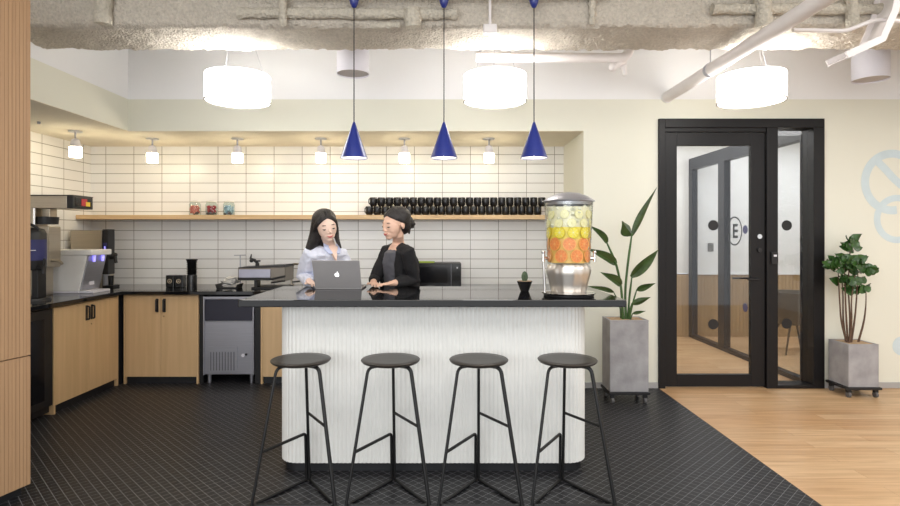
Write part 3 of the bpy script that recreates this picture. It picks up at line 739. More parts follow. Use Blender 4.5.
MB().cyl((0.015, -0.05, 0.635), (0.015, -0.05, 0.70), 0.080, 0.086, 36).build('brew_basket', 'black', cb, smooth=True)
MB().box(-0.045, 0.085, -0.135, 0.02, 0.25, 0.615).build('server_body', 'warmsteel', cb, bevel=0.008)
MB().tube(arcpts([(0.07, -0.1, 0.31), (0.15, -0.10, 0.31), (0.18, -0.1, 0.28)], 0.02), 0.012).build('faucet', 'warmsteel', cb, smooth=True)
MB().box(-0.045, 0.03, -0.12, 0.0, 0.0, 0.25).build('server_stand', 'warmsteel', cb, bevel=0.004)
ap = thing('insulated_dispenser', 'black coffee airpot with dark blue label on stand beside screen', 'coffee dispenser', (-3.43, 4.62, ZW))
MB().cyl((0, 0, 0), (0, 0, 0.02), 0.14, 0.135, 40).build('base_plate', 'black', ap, smooth=True)
MB().box(0.04, 0.09, -0.05, 0.05, 0.02, 0.26).build('stand_column', 'black', ap, bevel=0.005)
MB().box(-0.09, -0.04, -0.05, 0.05, 0.02, 0.26).build('stand_column', 'black', ap, bevel=0.005)
MB().lathe([(0.001, 0.25), (0.10, 0.25), (0.105, 0.27), (0.105, 0.55), (0.09, 0.585), (0.05, 0.60), (0.001, 0.60)], seg=40).build('vessel', 'black', ap, smooth=True)
MB().lathe([(0.1065, 0.33), (0.1065, 0.50), (0.105, 0.50), (0.105, 0.33)], seg=40, closed=True).build('label', 'bluelabel', ap, smooth=True)
MB().box(0.02, 0.095, -0.09, 0.0, 0.41, 0.416).build('label_print', 'whiteplastic', ap).matrix_local = Matrix.Translation((-0.01, -0.02, 0))
MB().tube([(0.08, -0.04, 0.27), (0.15, -0.06, 0.265)], 0.018).cyl((0.14, -0.055, 0.22), (0.14, -0.055, 0.285), 0.016).tube([(0.14, -0.055, 0.285), (0.155, -0.06, 0.33), (0.15, -0.06, 0.345)], 0.009).build('tap', 'black', ap, smooth=True)
MB().tube([(0.0, -0.11, 0.14), (0.0, -0.11, 0.26)], 0.009).build('sight_glass', 'chrome', ap, smooth=True)
MB().tube(arcpts([(-0.08, -0.03, 0.58), (-0.03, -0.05, 0.63), (0.05, -0.05, 0.62), (0.09, -0.03, 0.58)], 0.03), 0.012).build('lid_handle', 'black', ap, smooth=True)

# ------------------------------------------------------------------ island
isl = thing('kitchen_island', 'white fluted island with black polished stone top', 'kitchen island', (-0.085, 3.39, 0))
HX = 0.945; RC = 0.125; DEP = 0.56; RX = 0.0035
def island_outline(off, n=12):
    """rounded rectangle, centre x=0, front at y=0"""
    x1, y0_, y1_ = HX-off, off, DEP-off; r = RC-off; P = []
    for cx, cy, a0 in ((x1-r, y0_+r, -90), (x1-r, y1_-r, 0), (-x1+r, y1_-r, 90), (-x1+r, y0_+r, 180)):
        for k in range(n+1):
            a = R(a0+90*k/n); P.append(Vector((cx+r*math.cos(a), cy+r*math.sin(a), 0)))
    return P
base = island_outline(0.004)
# resample to flutes
L = [0]
for i in range(len(base)): L.append(L[-1]+(base[(i+1) % len(base)]-base[i]).length)
tot = L[-1]; nf = round(tot/0.0255); pts = []
for j in range(nf*12):
    d = tot*j/(nf*12); k = max(i for i in range(len(base)) if L[i] <= d)
    a, b = base[k], base[(k+1) % len(base)]; t_ = (d-L[k])/max(1e-9, L[k+1]-L[k]); p = a.lerp(b, t_)
    tn = (b-a).normalized(); nrm = Vector((tn.y, -tn.x, 0))
    ph = (j % 12)/12
    pts.append(p+nrm*(0.0050*abs(math.sin(PI*ph))))
fl = MB()
A = [fl.bm.verts.new((p.x, p.y, 0.055)) for p in pts]; B = [fl.bm.verts.new((p.x, p.y, 1.018)) for p in pts]
for k in range(len(pts)): fl.bm.faces.new((A[k], A[(k+1) % len(pts)], B[(k+1) % len(pts)], B[k]))
fl.bm.faces.new(A[::-1]); fl.bm.faces.new(B)
fl.build('fluted_body', 'flute', isl)
pl_ = island_outline(0.022)
MB().prism([(p.x, p.y) for p in pl_], 'z', 0, 0.055).build('plinth', 'kick', isl)
MB().box(-1.125, 1.125, 3.24-3.39, 4.12-3.39, 1.018, 1.06).build('countertop', 'stone', isl, bevel=0.004)
ZI = 1.0605

# ------------------------------------------------------------------ stools
def make_stool():
    t = thing('bar_stool', '', 'stool', (0, 0, 0))
    seat = MB().lathe([(0.001, 0.724), (0.13, 0.725), (0.154, 0.732), (0.162, 0.740), (0.164, 0.745), (0.160, 0.749), (0.12, 0.748), (0.001, 0.747)], c=(0, 0.11, 0), seg=56).build('seat', 'seat', t, smooth=True)
    rr_ = 0.0085; yb, yf = 0.27, -0.045
    zs = 0.715
    # frame: front left leg, front right leg, double rear leg, floor rails, footrests
    MB().tube(arcpts([(-0.02, 0.10, zs), (-0.115, 0.045, zs), (-0.220, yf, 0.009)], 0.035), rr_, 12).build('leg', 'blackrod', t, smooth=True)
    MB().tube(arcpts([(0.02, 0.10, zs), (0.115, 0.045, zs), (0.220, yf, 0.009)], 0.035), rr_*1.25, 12).build('leg', 'blackrod', t, smooth=True)
    MB().tube(arcpts([(0.03, 0.13, zs), (0.005, 0.20, zs), (0.008, yb, 0.009)], 0.03), rr_, 12).build('leg', 'blackrod', t, smooth=True)
    fx = -0.222+(0.275/zs)*0.107; fy = yf+(0.275/zs)*0.09
    MB().tube(arcpts([(fx, fy, 0.275), (-0.010, yb-0.022, 0.285), (-0.009, yb, 0.010)], 0.02), rr_, 12).build('footrest', 'blackrod', t, smooth=True)
    fx = 0.222-(0.41/zs)*0.107; fy = yf+(0.41/zs)*0.09
    MB().tube([(fx, fy, 0.405), (0.008, yb-0.036, 0.41)], rr_*0.9, 12).build('footrest', 'blackrod', t, smooth=True)
    MB().tube(arcpts([(-0.007, yb, 0.009), (-0.220, yf, 0.009), (0.220, yf, 0.009), (0.010, yb, 0.009)], 0.03), rr_, 12).build('base_rail', 'blackrod', t, smooth=True)
    MB().cyl((0, 0.11, 0.712), (0, 0.11, 0.723), 0.06, seg=24).build('seat_plate', 'blackrod', t)
    return t
st0 = make_stool()
sl_ = ['black rod-frame bar stool with dark round seat, leftmost of four at the island', 'black rod-frame bar stool with dark round seat, second from left, right of leftmost',
       'black rod-frame bar stool with dark round seat, third from left at the island', 'black rod-frame bar stool with dark round seat, rightmost, below the drink dispenser']
for k, xx in enumerate((-0.811, -0.313, 0.176, 0.668)):
    if k == 0: st0.location = (xx, 3.0, 0); st0['label'] = sl_[0]; st0['group'] = 'bar stools at the island'
    else: dup(st0, (xx, 3.0, 0), 0, sl_[k], 'bar stools at the island')

# ------------------------------------------------------------------ things on the island
# laptop
lp = thing('laptop', 'grey laptop open on the island, lit white logo facing camera', 'laptop', ((338.5-447)/144.5, 3.876, ZI))
bw = 0.161
MB().box(-bw, bw, 0.0, 0.225, 0.0, 0.012).build('base', 'laptop', lp, bevel=0.004)
kk = MB()
for i in range(5):
    for j in range(13): kk.box(-0.15+j*0.0232, -0.15+j*0.0232+0.019, 0.03+i*0.02, 0.046+i*0.02, 0.012, 0.0135)
kk.build('keyboard', 'key', lp)
tilt = R(28); LM = Matrix.Translation((0, 0.003, 0.010)) @ Matrix.Rotation(tilt, 4, 'X')
lid = MB().box(-bw, bw, -0.006, 0.0, 0.0, 0.222).build('lid', 'laptop', lp, bevel=0.004); lid.matrix_local = LM
MB().box(-bw+0.008, bw-0.008, 0.0, 0.001, 0.012, 0.214).build('screen', 'screen', lid)
# apple-shaped light on the lid
def apple_mesh():
    out = []
    n = 48
    for k in range(n):
        a = 2*PI*k/n-PI/2
        r = 0.0155*(1+0.10*math.cos(2*a+0.0)) if False else 0.0155
        x = r*math.cos(a)*(1.02+0.08*math.sin(a)); z = r*math.sin(a)*1.02
        # dimple on top, small dimple at the bottom
        z -= 0.0035*math.exp(-(x/0.0045)**2) if math.sin(a) > 0 else -0.0018*math.exp(-(x/0.004)**2)
        out.append([x, z])
    # bite on the right side
    res = []
    bx, bz, br = 0.0195, 0.003, 0.0078
    for x, z in out:
        dx, dz = x-bx, z-bz; d = math.hypot(dx, dz)
        if d < br:
            ang_ = math.atan2(z-bz, -0.006); x = bx-math.sqrt(max(0, br*br-(z-bz)**2))
        res.append((x, z))
    return res
am = MB(); am.prism([(x, z+0.110) for x, z in apple_mesh()], 'y', -0.0075, -0.0055)
lf = []
for k in range(13):
    t_ = k/12; lf.append((0.001+0.007*t_+0.0022*math.sin(PI*t_), 0.1275+0.0085*t_-0.0022*math.sin(PI*t_)))
for k in range(11, 0, -1):
    t_ = k/12; lf.append((0.001+0.007*t_-0.0022*math.sin(PI*t_), 0.1275+0.0085*t_+0.0022*math.sin(PI*t_)))
am.prism(lf, 'y', -0.0075, -0.0055)
am.build('lit_logo', 'logo', lid)
# cactus
ca = thing('potted_cactus', 'tiny cactus in black faceted pot on the island top', 'plant', ((524.5-447)/149.0, 3.75, ZI))
pb = MB()
for rr0, z0_, rr1, z1_ in ((0.028, 0.0, 0.053, 0.068),):
    pb.cyl((0, 0, z0_), (0, 0, z1_), rr0, rr1, 8)
pb.build('pot', 'mug', ca, bevel=0.002)
MB().cyl((0, 0, 0.066), (0, 0, 0.0695), 0.047, seg=24).build('soil', 'soil', ca)
cc = MB(); R0 = []
for j in range(13):
    v = j/12; z = 0.068+0.066*v; rad = 0.0185*math.sqrt(max(0.0, math.sin(PI*min(1, 0.12+0.88*v))))+0.0008
    R0.append([(rad*(1+0.13*math.cos(10*a))*math.cos(a), rad*(1+0.13*math.cos(10*a))*math.sin(a), z) for a in [2*PI*k/60 for k in range(60)]])
cc.loft(R0).build('cactus_body', 'cactus', ca, smooth=True)
# drink dispenser
DXc, DYc = 0.751, 3.46
dd = thing('drink_dispenser', 'large glass drink dispenser with steel lid and steel base', 'drink dispenser', (DXc, DYc, ZI))
MB().lathe([(0.001, 0.0), (0.150, 0.0), (0.153, 0.004), (0.153, 0.012), (0.001, 0.012)], seg=64).build('base_plate', 'black', dd, smooth=True)
MB().lathe([(0.001, 0.012), (0.150, 0.012), (0.163, 0.018), (0.165, 0.024), (0.158, 0.026), (0.110, 0.030), (0.001, 0.030)], seg=64).build('drip_tray', 'chrome', dd, smooth=True)
sb_ = MB(); prof_ = [(0.104, 0.030), (0.108, 0.036), (0.119, 0.09), (0.131, 0.135), (0.135, 0.158), (0.131, 0.178), (0.122, 0.190), (0.118, 0.197)]
sb_.loft([[(r_*(1-0.012*math.cos(14*a))*math.cos(a), r_*(1-0.012*math.cos(14*a))*math.sin(a), z_) for a in [2*PI*k/168 for k in range(168)]] for r_, z_ in prof_])  # wavy radius added so reflections break into vertical streaks
sb_.build('steel_base', plain('satin_steel_base', srgb(220, 214, 206), 0.34, 0.9, 0.03, 3), dd, smooth=True)
MB().lathe([(0.001, 0.198), (0.127, 0.198), (0.130, 0.202), (0.148, 0.575), (0.146, 0.575), (0.1275, 0.206), (0.001, 0.204)], seg=72).build('glass_container', 'jarglass', dd, smooth=True)
MB().lathe([(0.001, 0.640), (0.012, 0.640), (0.06, 0.634), (0.115, 0.614), (0.145, 0.594), (0.158, 0.586), (0.160, 0.582), (0.150, 0.580), (0.142, 0.578), (0.140, 0.560), (0.137, 0.560), (0.137, 0.578), (0.001, 0.580)], seg=72).build('lid', 'steel', dd, smooth=True)
def rin(z): return 0.1275+(z-0.206)*(0.0185/0.369)
def liq(z0_, z1_, mat):
    r0_, r1_ = rin(z0_)-0.014, rin(z1_)-0.014
    MB().lathe([(0.001, z0_), (r0_, z0_), (r1_, z1_), (0.001, z1_)], seg=64).build('drink', mat, dd, smooth=True)
liq(0.206, 0.352, 'liquid'); liq(0.3525, 0.424, 'liquid2'); liq(0.4245, 0.545, 'liquid3')
for sx in (1, -1):
    tp_ = MB().cyl((sx*0.125, 0.0, 0.232), (sx*0.162, -0.01, 0.232), 0.011)
    tp_.cyl((sx*0.158, -0.01, 0.212), (sx*0.158, -0.01, 0.262), 0.010, 0.008).ball((sx*0.158, -0.01, 0.27), 0.012)
    tp_.build('tap', 'chrome', dd, smooth=True)
MB().tube(arcpts([(-0.158, -0.01, 0.215), (-0.150, -0.01, 0.07), (-0.150, -0.01, 0.026)], 0.03), 0.008).build('drain_tube', 'chrome', dd, smooth=True)
# fruit slices against the glass
def slice_obj(name, R_, flesh, rind, seg_):
    o = MB().lathe([(0.001, -0.003), (R_*0.88, -0.003), (R_*0.90, 0.0), (R_*0.88, 0.003), (0.001, 0.003)], seg=28).build(name, flesh, smooth=True)
    MB().lathe([(R_*0.885, -0.0032), (R_, -0.003), (R_, 0.003), (R_*0.885, 0.0032)], seg=28, closed=True).build('rind', rind, o, smooth=True)
    q = MB()
    for k in range(8):
        a = 2*PI*k/8; rot = Matrix.Rotation(a, 4, 'Z'); q.box(0.004, R_*0.86, -0.0007, 0.0007, 0.003, 0.0037, rot)
    q.cyl((0, 0, 0.003), (0, 0, 0.0038), R_*0.14, seg=12)
    q.build('membrane', seg_, o)
    return o
def ring_of(o0, z, angs, lab, cat, grp, n_names):
    firstone = True
    for i, a in enumerate(angs):
        r_ = rin(z)-0.0078
        p = Vector((DXc+r_*math.sin(a), DYc-r_*math.cos(a), ZI+z))
        m = Matrix.Translation(p) @ Matrix.Rotation(a, 4, 'Z') @ Matrix.Rotation(PI/2-0.05, 4, 'X') @ Matrix.Rotation(i*0.7, 4, 'Z')
        o = o0 if (firstone and not o0.get('label')) else dup(o0)
        firstone = False
        o.matrix_world = m; o['label'] = lab % n_names[i]; o['category'] = cat; o['group'] = grp
og = slice_obj('orange_slice', 0.0405, 'orange', 'orind', 'oseg')
nm3 = ['far left', 'left', 'middle', 'right', 'far right']
ring_of(og, 0.249, [R(a) for a in (-84, -33, 11, 52, 92)], 'orange slice in the bottom row of the drink dispenser, %s', 'orange slice', 'orange slices in the dispenser', nm3)
ring_of(og, 0.321, [R(a) for a in (-96, -52, -10, 33, 74)], 'orange slice in the second row of the drink dispenser, %s', 'orange slice', 'orange slices in the dispenser', nm3)
lg = slice_obj('lemon_slice', 0.035, 'lemon', 'lrind', 'paleLemon')
ring_of(lg, 0.390, [R(a) for a in (-78, -36, 0, 34, 72)], 'bright lemon slice above the oranges in the drink dispenser, %s', 'lemon slice', 'lemon slices in the dispenser', nm3)
pg = slice_obj('pale_lemon_slice', 0.026, 'paleLemon', 'plrind', 'plrind')
ring_of(pg, 0.446, [R(a) for a in (-80, -38, -4, 30, 66)], 'pale lemon slice under the ice in the drink dispenser, %s', 'lemon slice', 'pale slices in the dispenser', nm3)
ring_of(pg, 0.500, [R(a) for a in (-62, -22, 14, 48, 84)], 'pale lemon slice in the icy top layer of the drink dispenser, %s', 'lemon slice', 'pale slices in the dispenser', nm3)
icm = MB(); rr = random.Random(5)
for k in range(70):
    a = rr.uniform(0, 2*PI); z = rr.uniform(0.43, 0.55); q = rin(z)-0.0125-rr.random()*0.02
    rot = (Matrix.Rotation(rr.random()*3, 3, 'X') @ Matrix.Rotation(rr.random()*3, 3, 'Z')).to_4x4()
    icm.box(-0.009, 0.009, -0.009, 0.009, -0.009, 0.009, Matrix.Translation((DXc+q*math.cos(a), DYc+q*math.sin(a), ZI+z)) @ rot)
tag(icm.build('ice_cubes', plain('cloudy_ice', srgb(226, 224, 206), 0.2, var=0.06), bevel=0.002), 'crushed ice filling the top of drink dispenser', 'ice', kind='stuff')

# ------------------------------------------------------------------ plants
def rot_to(d):
    return Vector(d).to_track_quat('Z', 'Y')
def blade(base, tip, width, sag=0.12, fold=0.25, side=None, n=12, mb=None, lobes=1.0):
    """leaf blade with real curvature from base to tip"""
    base, tip = Vector(base), Vector(tip); d = tip-base; Lh = d.length
    side = Vector(side) if side else d.cross(Vector((0.15, -1, 0.25)))
    side.normalize(); up = side.cross(d).normalized()
    if up.z < 0: up = -up
    mb = mb or MB(); rows = []
    for i in range(n+1):
        t_ = i/n
        wdt = width*(math.sin(PI*min(1, t_*0.97+0.03)**0.72))*(1-0.35*t_)*0.5*1.25
        c = base+d*t_+up*(sag*Lh*math.sin(PI*t_))
        row = []
        for k in (-1, -0.55, 0, 0.55, 1):
            wav = 0.05*width*math.sin(9*t_+k*2)
            row.append(c+side*(k*wdt)+up*(abs(k)*wdt*fold+wav*abs(k)))
        rows.append(row)
    top = [[mb.bm.verts.new(p) for p in r] for r in rows]; bot = [[mb.bm.verts.new(p-up*0.0022) for p in r] for r in rows]
    for i in range(n):
        for k in range(4):
            mb.bm.faces.new((top[i][k], top[i][k+1], top[i+1][k+1], top[i+1][k]))
            mb.bm.faces.new((bot[i][k], bot[i+1][k], bot[i+1][k+1], bot[i][k+1]))
        for k in (0, 4):
            mb.bm.faces.new((top[i][k], top[i+1][k], bot[i+1][k], bot[i][k]))
    for i in (0, n):
        for k in range(4): mb.bm.faces.new((top[i][k], top[i][k+1], bot[i][k+1], bot[i][k]))
    return mb
def dolly(parent, hx, hy, cy, zt, wheel_sp):
    d = MB().box(-hx, hx, cy-hy, cy+hy, zt-0.022, zt).build('dolly', 'black', parent, bevel=0.004)
    for sx in (-1, 1):
        for sy in (-1, 1):
            cx_, cy_ = sx*(hx-0.035), cy+sy*(hy-0.035)
            c = MB(); c.cyl((cx_-0.011, cy_, 0.026), (cx_+0.011, cy_, 0.026), 0.026, seg=20)
            c.mi = 1; c.box(cx_-0.017, cx_+0.017, cy_-0.014, cy_+0.014, 0.045, zt-0.022)
            c.build('caster', ['rubber', 'black'], d, smooth=False)
p1 = thing('potted_bird_of_paradise', 'tall bird of paradise plant in a grey concrete planter on casters', 'plant', (1.553, 4.77, 0))
MB().box(-0.166, 0.166, 0.0, 0.24, 0.10, 0.70).build('planter', 'concrete', p1, bevel=0.006)
pr = MB(); pr.box(-0.166, 0.166, 0.0, 0.02, 0.70, 0.712); pr.box(-0.166, 0.166, 0.22, 0.24, 0.70, 0.712); pr.box(-0.166, -0.146, 0.02, 0.22, 0.70, 0.712); pr.box(0.146, 0.166, 0.02, 0.22, 0.70, 0.712)
pr.build('planter_rim', 'concrete', p1, bevel=0.002)
MB().box(-0.146, 0.146, 0.02, 0.22, 0.698, 0.706).build('soil', 'soil', p1)
dolly(p1, 0.175, 0.135, 0.12, 0.10, 0)
def P1(px, py, dy=0.0):
    p = pix(px, py, 4.89+dy); return p-Vector((1.553, 4.77, 0))
stems = [
    ([(626, 318, 0), (625, 290, 0), (628, 262, 0), (632, 233, 0)], 0.010),
    ([(623, 318, 0), (622, 292, -0.02), (617, 265, -0.03), (606, 241, -0.05)], 0.010),
    ([(622, 318, 0.02), (622, 300, 0.02), (620, 280, 0.0), (615, 262, -0.02)], 0.008),
    ([(628, 318, 0), (629, 300, -0.02), (632, 276, -0.04)], 0.009),
    ([(623, 318, -0.02), (622, 300, -0.05), (620, 283, -0.06)], 0.007),
    ([(629, 318, 0.02), (633, 302, 0.02), (637, 289, 0.02)], 0.007),
    ([(629, 318, -0.02), (630, 310, -0.04), (632, 303, -0.05)], 0.006),
    ([(630, 318, -0.03), (632, 315, -0.05), (633, 313, -0.06)], 0.005),
    ([(621, 318, 0.03), (620, 304, 0.04), (613, 291, 0.05)], 0.006),
]
for pts_, r_ in stems:
    pp = [P1(a, b, c) for a, b, c in pts_]; pp[0].z = 0.69
    MB().tube(arcpts(pp, 0.1, 4), [r_*1.25]*1+[r_]*(len(arcpts(pp, 0.1, 4))-2)+[r_*0.6], 10).build('stem', 'stem', p1, smooth=True)
leaves = [  # base, tip, width, dy base, dy tip, sag
    ((632, 236), (657, 187), 0.070, 0, -0.06, 0.04), ((632, 235), (622, 221), 0.13, 0.01, -0.05, 0.02),
    ((607, 243), (589, 225), 0.075, -0.05, -0.12, 0.10), ((616, 264), (586, 248), 0.10, -0.02, -0.12, 0.06),
    ((631, 277), (659, 249), 0.108, -0.04, -0.02, 0.05), ((621, 285), (600, 272), 0.095, -0.06, -0.14, 0.06),
    ((613, 292), (585, 286), 0.05, 0.05, -0.02, 0.10), ((637, 290), (656, 283), 0.065, 0.02, -0.04, 0.08),
    ((632, 304), (651, 297), 0.065, -0.05, -0.12, 0.08), ((633, 313.5), (646, 311), 0.035, -0.06, -0.10, 0.08),
]
for b_, t_, w_, dy0, dy1, sg in leaves:
    blade(P1(b_[0], b_[1], dy0), P1(t_[0], t_[1], dy1), w_*0.78, sg, 0.7).build('leaf', 'leaf', p1, smooth=True)
p2 = thing('potted_rubber_plant', 'bushy broad-leaved plant in a low grey concrete planter beside glass door', 'plant', (3.677, 4.94, 0))
MB().box(-0.134, 0.134, 0.0, 0.265, 0.094, 0.466).build('planter', 'concrete', p2, bevel=0.005)
pr = MB(); pr.box(-0.134, 0.134, 0.0, 0.018, 0.466, 0.474); pr.box(-0.134, 0.134, 0.247, 0.265, 0.466, 0.474); pr.box(-0.134, -0.116, 0.018, 0.247, 0.466, 0.474); pr.box(0.116, 0.134, 0.018, 0.247, 0.466, 0.474)
pr.build('planter_rim', 'concrete', p2, bevel=0.002)
MB().box(-0.116, 0.116, 0.018, 0.247, 0.464, 0.470).build('soil', 'soil', p2)
dolly(p2, 0.155, 0.145, 0.132, 0.094, 0)
def P2(px, py, dy=0.0):
    p = pix(px, py, 5.06+dy); return p-Vector((3.677, 4.94, 0))
st2 = [[(847, 342, 0), (841, 322, 0), (839, 290, 0.0), (838, 268, 0)], [(848, 342, 0), (846, 315, -0.01), (845, 285, -0.02), (844, 262, 0)],
       [(850, 342, 0), (850, 318, 0.01), (848, 285, 0.0), (850, 250, 0)], [(851, 342, 0), (855, 318, 0), (857, 292, 0), (858, 270, 0)],
       [(858, 342, 0.02), (864, 322, 0.0), (866, 305, 0), (866, 292, 0)], [(849, 342, -0.02), (852, 322, -0.03), (851, 300, -0.04), (855, 275, -0.04)],
       [(846, 342, 0.03), (843, 320, 0.04), (843, 290, 0.05), (840, 265, 0.05)]]
for s_ in st2:
    pp = [P2(*a) for a in s_]; pp[0].z = 0.46
    q = arcpts(pp, 0.1, 4)
    MB().tube(q, [0.009-0.005*i/(len(q)-1) for i in range(len(q))], 9).build('stem', 'bark', p2, smooth=True)
fol = MB(); rr = random.Random(11)
clusters = [(850, 245, 6, 8, 16, 4), (838, 264, 11, 9, 20, 4), (852, 266, 13, 12, 26, 4), (866, 270, 11, 7, 16, 4), (845, 281, 10, 5, 12, 4), (858, 283, 6, 5, 8, 4), (866, 291, 3, 3, 5, 3), (855, 292, 3, 3, 4, 3), (831, 267, 3, 3, 5, 3)]
for cx_, cy_, sx_, sy_, n_, L_ in clusters:
    for k in range(n_):
        a = rr.uniform(0, 2*PI); px, py = cx_+rr.uniform(-1, 1)*sx_*0.6, cy_+rr.uniform(-1, 1)*sy_*0.6
        b_ = P2(px, py, rr.uniform(-0.07, 0.05))
        el = rr.uniform(-0.25, 0.75)
        dirn = Vector((math.cos(a)*math.cos(el), math.sin(a)*math.cos(el)*0.8, math.sin(el)))
        Lf = rr.uniform(0.075, 0.115)
        tipp = b_+dirn*Lf
        if tipp.y > 0.29: tipp.y = 0.29-(tipp.y-0.29)
        blade(b_, tipp, Lf*0.75, 0.08, 0.2, n=6, mb=fol)
fol.build('foliage', 'leaf2', p2, smooth=True)

# ------------------------------------------------------------------ door wall
def X(px): return (px-447)/106.26
def Z(py): return EYE+(236-py)/106.26
dr = struct(MB().box(X(658), X(664.5), 5.245, 5.42, 0, Z(119)).box(X(664.5), X(823), 5.245, 5.42, Z(128), Z(119)).box(X(765.5), X(776.5), 5.245, 5.42, 0.0, Z(128))
            .box(X(812), X(823), 5.245, 5.42, 0, Z(128)).box(X(776.5), X(812), 5.245, 5.42, 0, Z(384.5)).box(X(664.5), X(765.5), 5.26, 5.42, Z(132), Z(128)).build('door_1', 'frame', bevel=0.003))
lf_ = MB(); lf_.box(X(665.2), X(677), 5.27, 5.315, 0.012, Z(132.5)); lf_.box(X(751), X(765), 5.27, 5.315, 0.012, Z(132.5)); lf_.box(X(677), X(751), 5.27, 5.315, Z(145.5), Z(132.5)); lf_.box(X(677), X(751), 5.27, 5.315, 0.012, Z(374.5))
leafo = lf_.build('door_leaf', 'frame', dr, bevel=0.003)
MB().box(X(677), X(751), 5.288, 5.296, Z(374.5), Z(145.5)).build('glass_pane', 'doorglass', leafo)
def decal(px, py, parent, Y=5.283):
    MB().cyl((X(px), Y, Z(py)), (X(px), Y+0.002, Z(py)), 0.049, seg=36).build('round_decal', 'black', parent)
decal(714, 225.3, leafo); decal(714, 324.5, leafo)
MB().cyl((X(759), 5.255, Z(236.5)), (X(759), 5.27, Z(236.5)), 0.022).build('lock', 'chrome', leafo, smooth=True)
MB().cyl((X(759), 5.25, Z(250)), (X(759), 5.27, Z(250)), 0.020).build('thumb_turn', 'black', leafo, smooth=True)
MB().tube(arcpts([(X(757), 5.27, Z(279)), (X(757), 5.22, Z(279)), (X(745), 5.22, Z(279))], 0.015), 0.009).build('handle', 'black', leafo, smooth=True)
MB().tube(arcpts([(X(757), 5.315, Z(279)), (X(757), 5.37, Z(279)), (X(738), 5.37, Z(279))], 0.015), 0.009).build('handle', 'black', leafo, smooth=True)
rd = MB().box(X(769), X(775.5), 5.225, 5.245, Z(264), Z(252)).build('card_reader', 'black', dr, bevel=0.003)
MB().box(X(771), X(774), 5.223, 5.226, Z(256.5), Z(254.5)).build('indicator', 'whiteplastic', rd)
sg = struct(MB().box(X(776.5), X(812), 5.33, 5.338, Z(384.5), Z(128)).build('window_1', 'doorglass'))
MB().cyl((X(790.5), 5.327, Z(225.3)), (X(790.5), 5.329, Z(225.3)), 0.049, seg=36).build('round_decal', 'black', sg)
MB().cyl((X(790.5), 5.327, Z(324.5)), (X(790.5), 5.329, Z(324.5)), 0.049, seg=36).build('round_decal', 'black', sg)

# ---- corridor and meeting room behind the door
YB = 7.95
struct(MB().box(1.95, 6.6, YB, YB+0.2, 0.9, 2.85).build('wall_corridor', 'white'))
wn = MB(); n_ = 60
wn.box(1.95, 6.6, YB, YB+0.2, 0, 0.88)
for k in range(n_): wn.box(3.5+k*0.05+0.003, 3.5+k*0.05+0.047, YB-0.008, YB, 0.06, 0.88)
struct(wn.build('wall_wainscot', 'roomwood'))
struct(MB().box(3.5, 6.6, YB-0.02, YB+0.2, 0.88, 0.905).build('trim_1', 'white'))
struct(MB().box(1.95, 6.6, YW+0.15, 8.15, 2.80, 2.9).build('ceiling_room', 'white'))
tag(MB().box(2.2, 6.0, 7.2, 7.32, 2.785, 2.80).build('strip_light', 'strip'), 'long white strip light on the ceiling behind the glass door', 'lamp')
tag(MB().box(2.3, 3.1, 5.9, 6.1, 2.785, 2.80).build('strip_light', 'strip'), 'short white strip light on the ceiling just inside the door', 'lamp')
tag(MB().box(4.2, 5.4, 6.0, 6.2, 2.785, 2.80).build('strip_light', 'strip'), 'white strip light over the tub chair in the meeting room', 'lamp')
# glass partition parallel to the corridor
gp = struct(MB().box(3.43, 3.51, 5.421, YB-0.001, 2.36, 2.52).box(3.43, 3.51, 5.421, YB-0.001, 0, 0.05).box(3.43, 3.51, 5.421, 5.445, 0.05, 2.36).box(3.43, 3.51, 6.93, 7.09, 0.05, 2.36)
            .box(3.43, 3.51, 7.84, YB-0.001, 0.05, 2.36).build('window_2', 'blueframe', bevel=0.002))
gl_ = MB().box(3.465, 3.475, 5.445, 6.93, 0.05, 2.36).box(3.465, 3.475, 7.09, 7.84, 0.05, 2.36).build('glass_pane', 'doorglass', gp)
for z_ in (1.505, 0.60):
    MB().cyl((3.459, 6.50, z_), (3.463, 6.50, z_), 0.05, seg=32).build('round_decal', 'bluelabel', gp)
lg_ = MB().lathe([(0.158, -0.0015), (0.158, 0.0015), (0.175, 0.0015), (0.175, -0.0015)], seg=64, closed=True).build('ring_logo', 'black', gp)
lg_.matrix_local = Matrix.Translation((3.462, 6.745, 1.49)) @ Matrix.Rotation(PI/2, 4, 'Y')
ee = MB(); zc = 1.49; yc = 6.745
for dz in (-0.07, 0, 0.07): ee.box(3.461, 3.464, yc-0.075, yc+0.03, zc+dz-0.016, zc+dz+0.016)
ee.box(3.461, 3.464, yc+0.0, yc+0.035, zc-0.086, zc+0.086)
ee.build('logo_letter', 'black', gp)
# back partition frame of the meeting room side
tag(MB().box(3.70, 3.78, YB-0.012, YB-0.0005, 1.21, 1.33).build('switch_plate', 'black', bevel=0.003), 'black switch plate on white wall behind the glass door', 'switch')
tch = thing('tub_chair', 'dark grey tub chair in the meeting room behind the side pane', 'chair', (4.30, 6.95, 0))
shell = []
for j in range(8):
    z = 0.34+0.40*j/7; rad = 0.16+0.11*(j/7)**0.6
    shell.append([(rad*math.cos(a)*1.05, rad*math.sin(a), z-(0.16*max(0, math.sin(-a))*(j/7) if False else 0)) for a in [2*PI*k/36 for k in range(36)]])
inner = []
for j in range(7, -1, -1):
    z = 0.42+0.32*j/7; rad = 0.13+0.12*(j/7)**0.6
    inner.append([(rad*math.cos(a)*1.05, rad*math.sin(a), z) for a in [2*PI*k/36 for k in range(36)]])
MB().loft(shell+inner).build('shell', 'chairshell', tch, smooth=True)
MB().lathe([(0.001, 0.42), (0.15, 0.42), (0.16, 0.45), (0.14, 0.475), (0.001, 0.48)], seg=32).build('cushion', 'chairshell', tch, smooth=True)
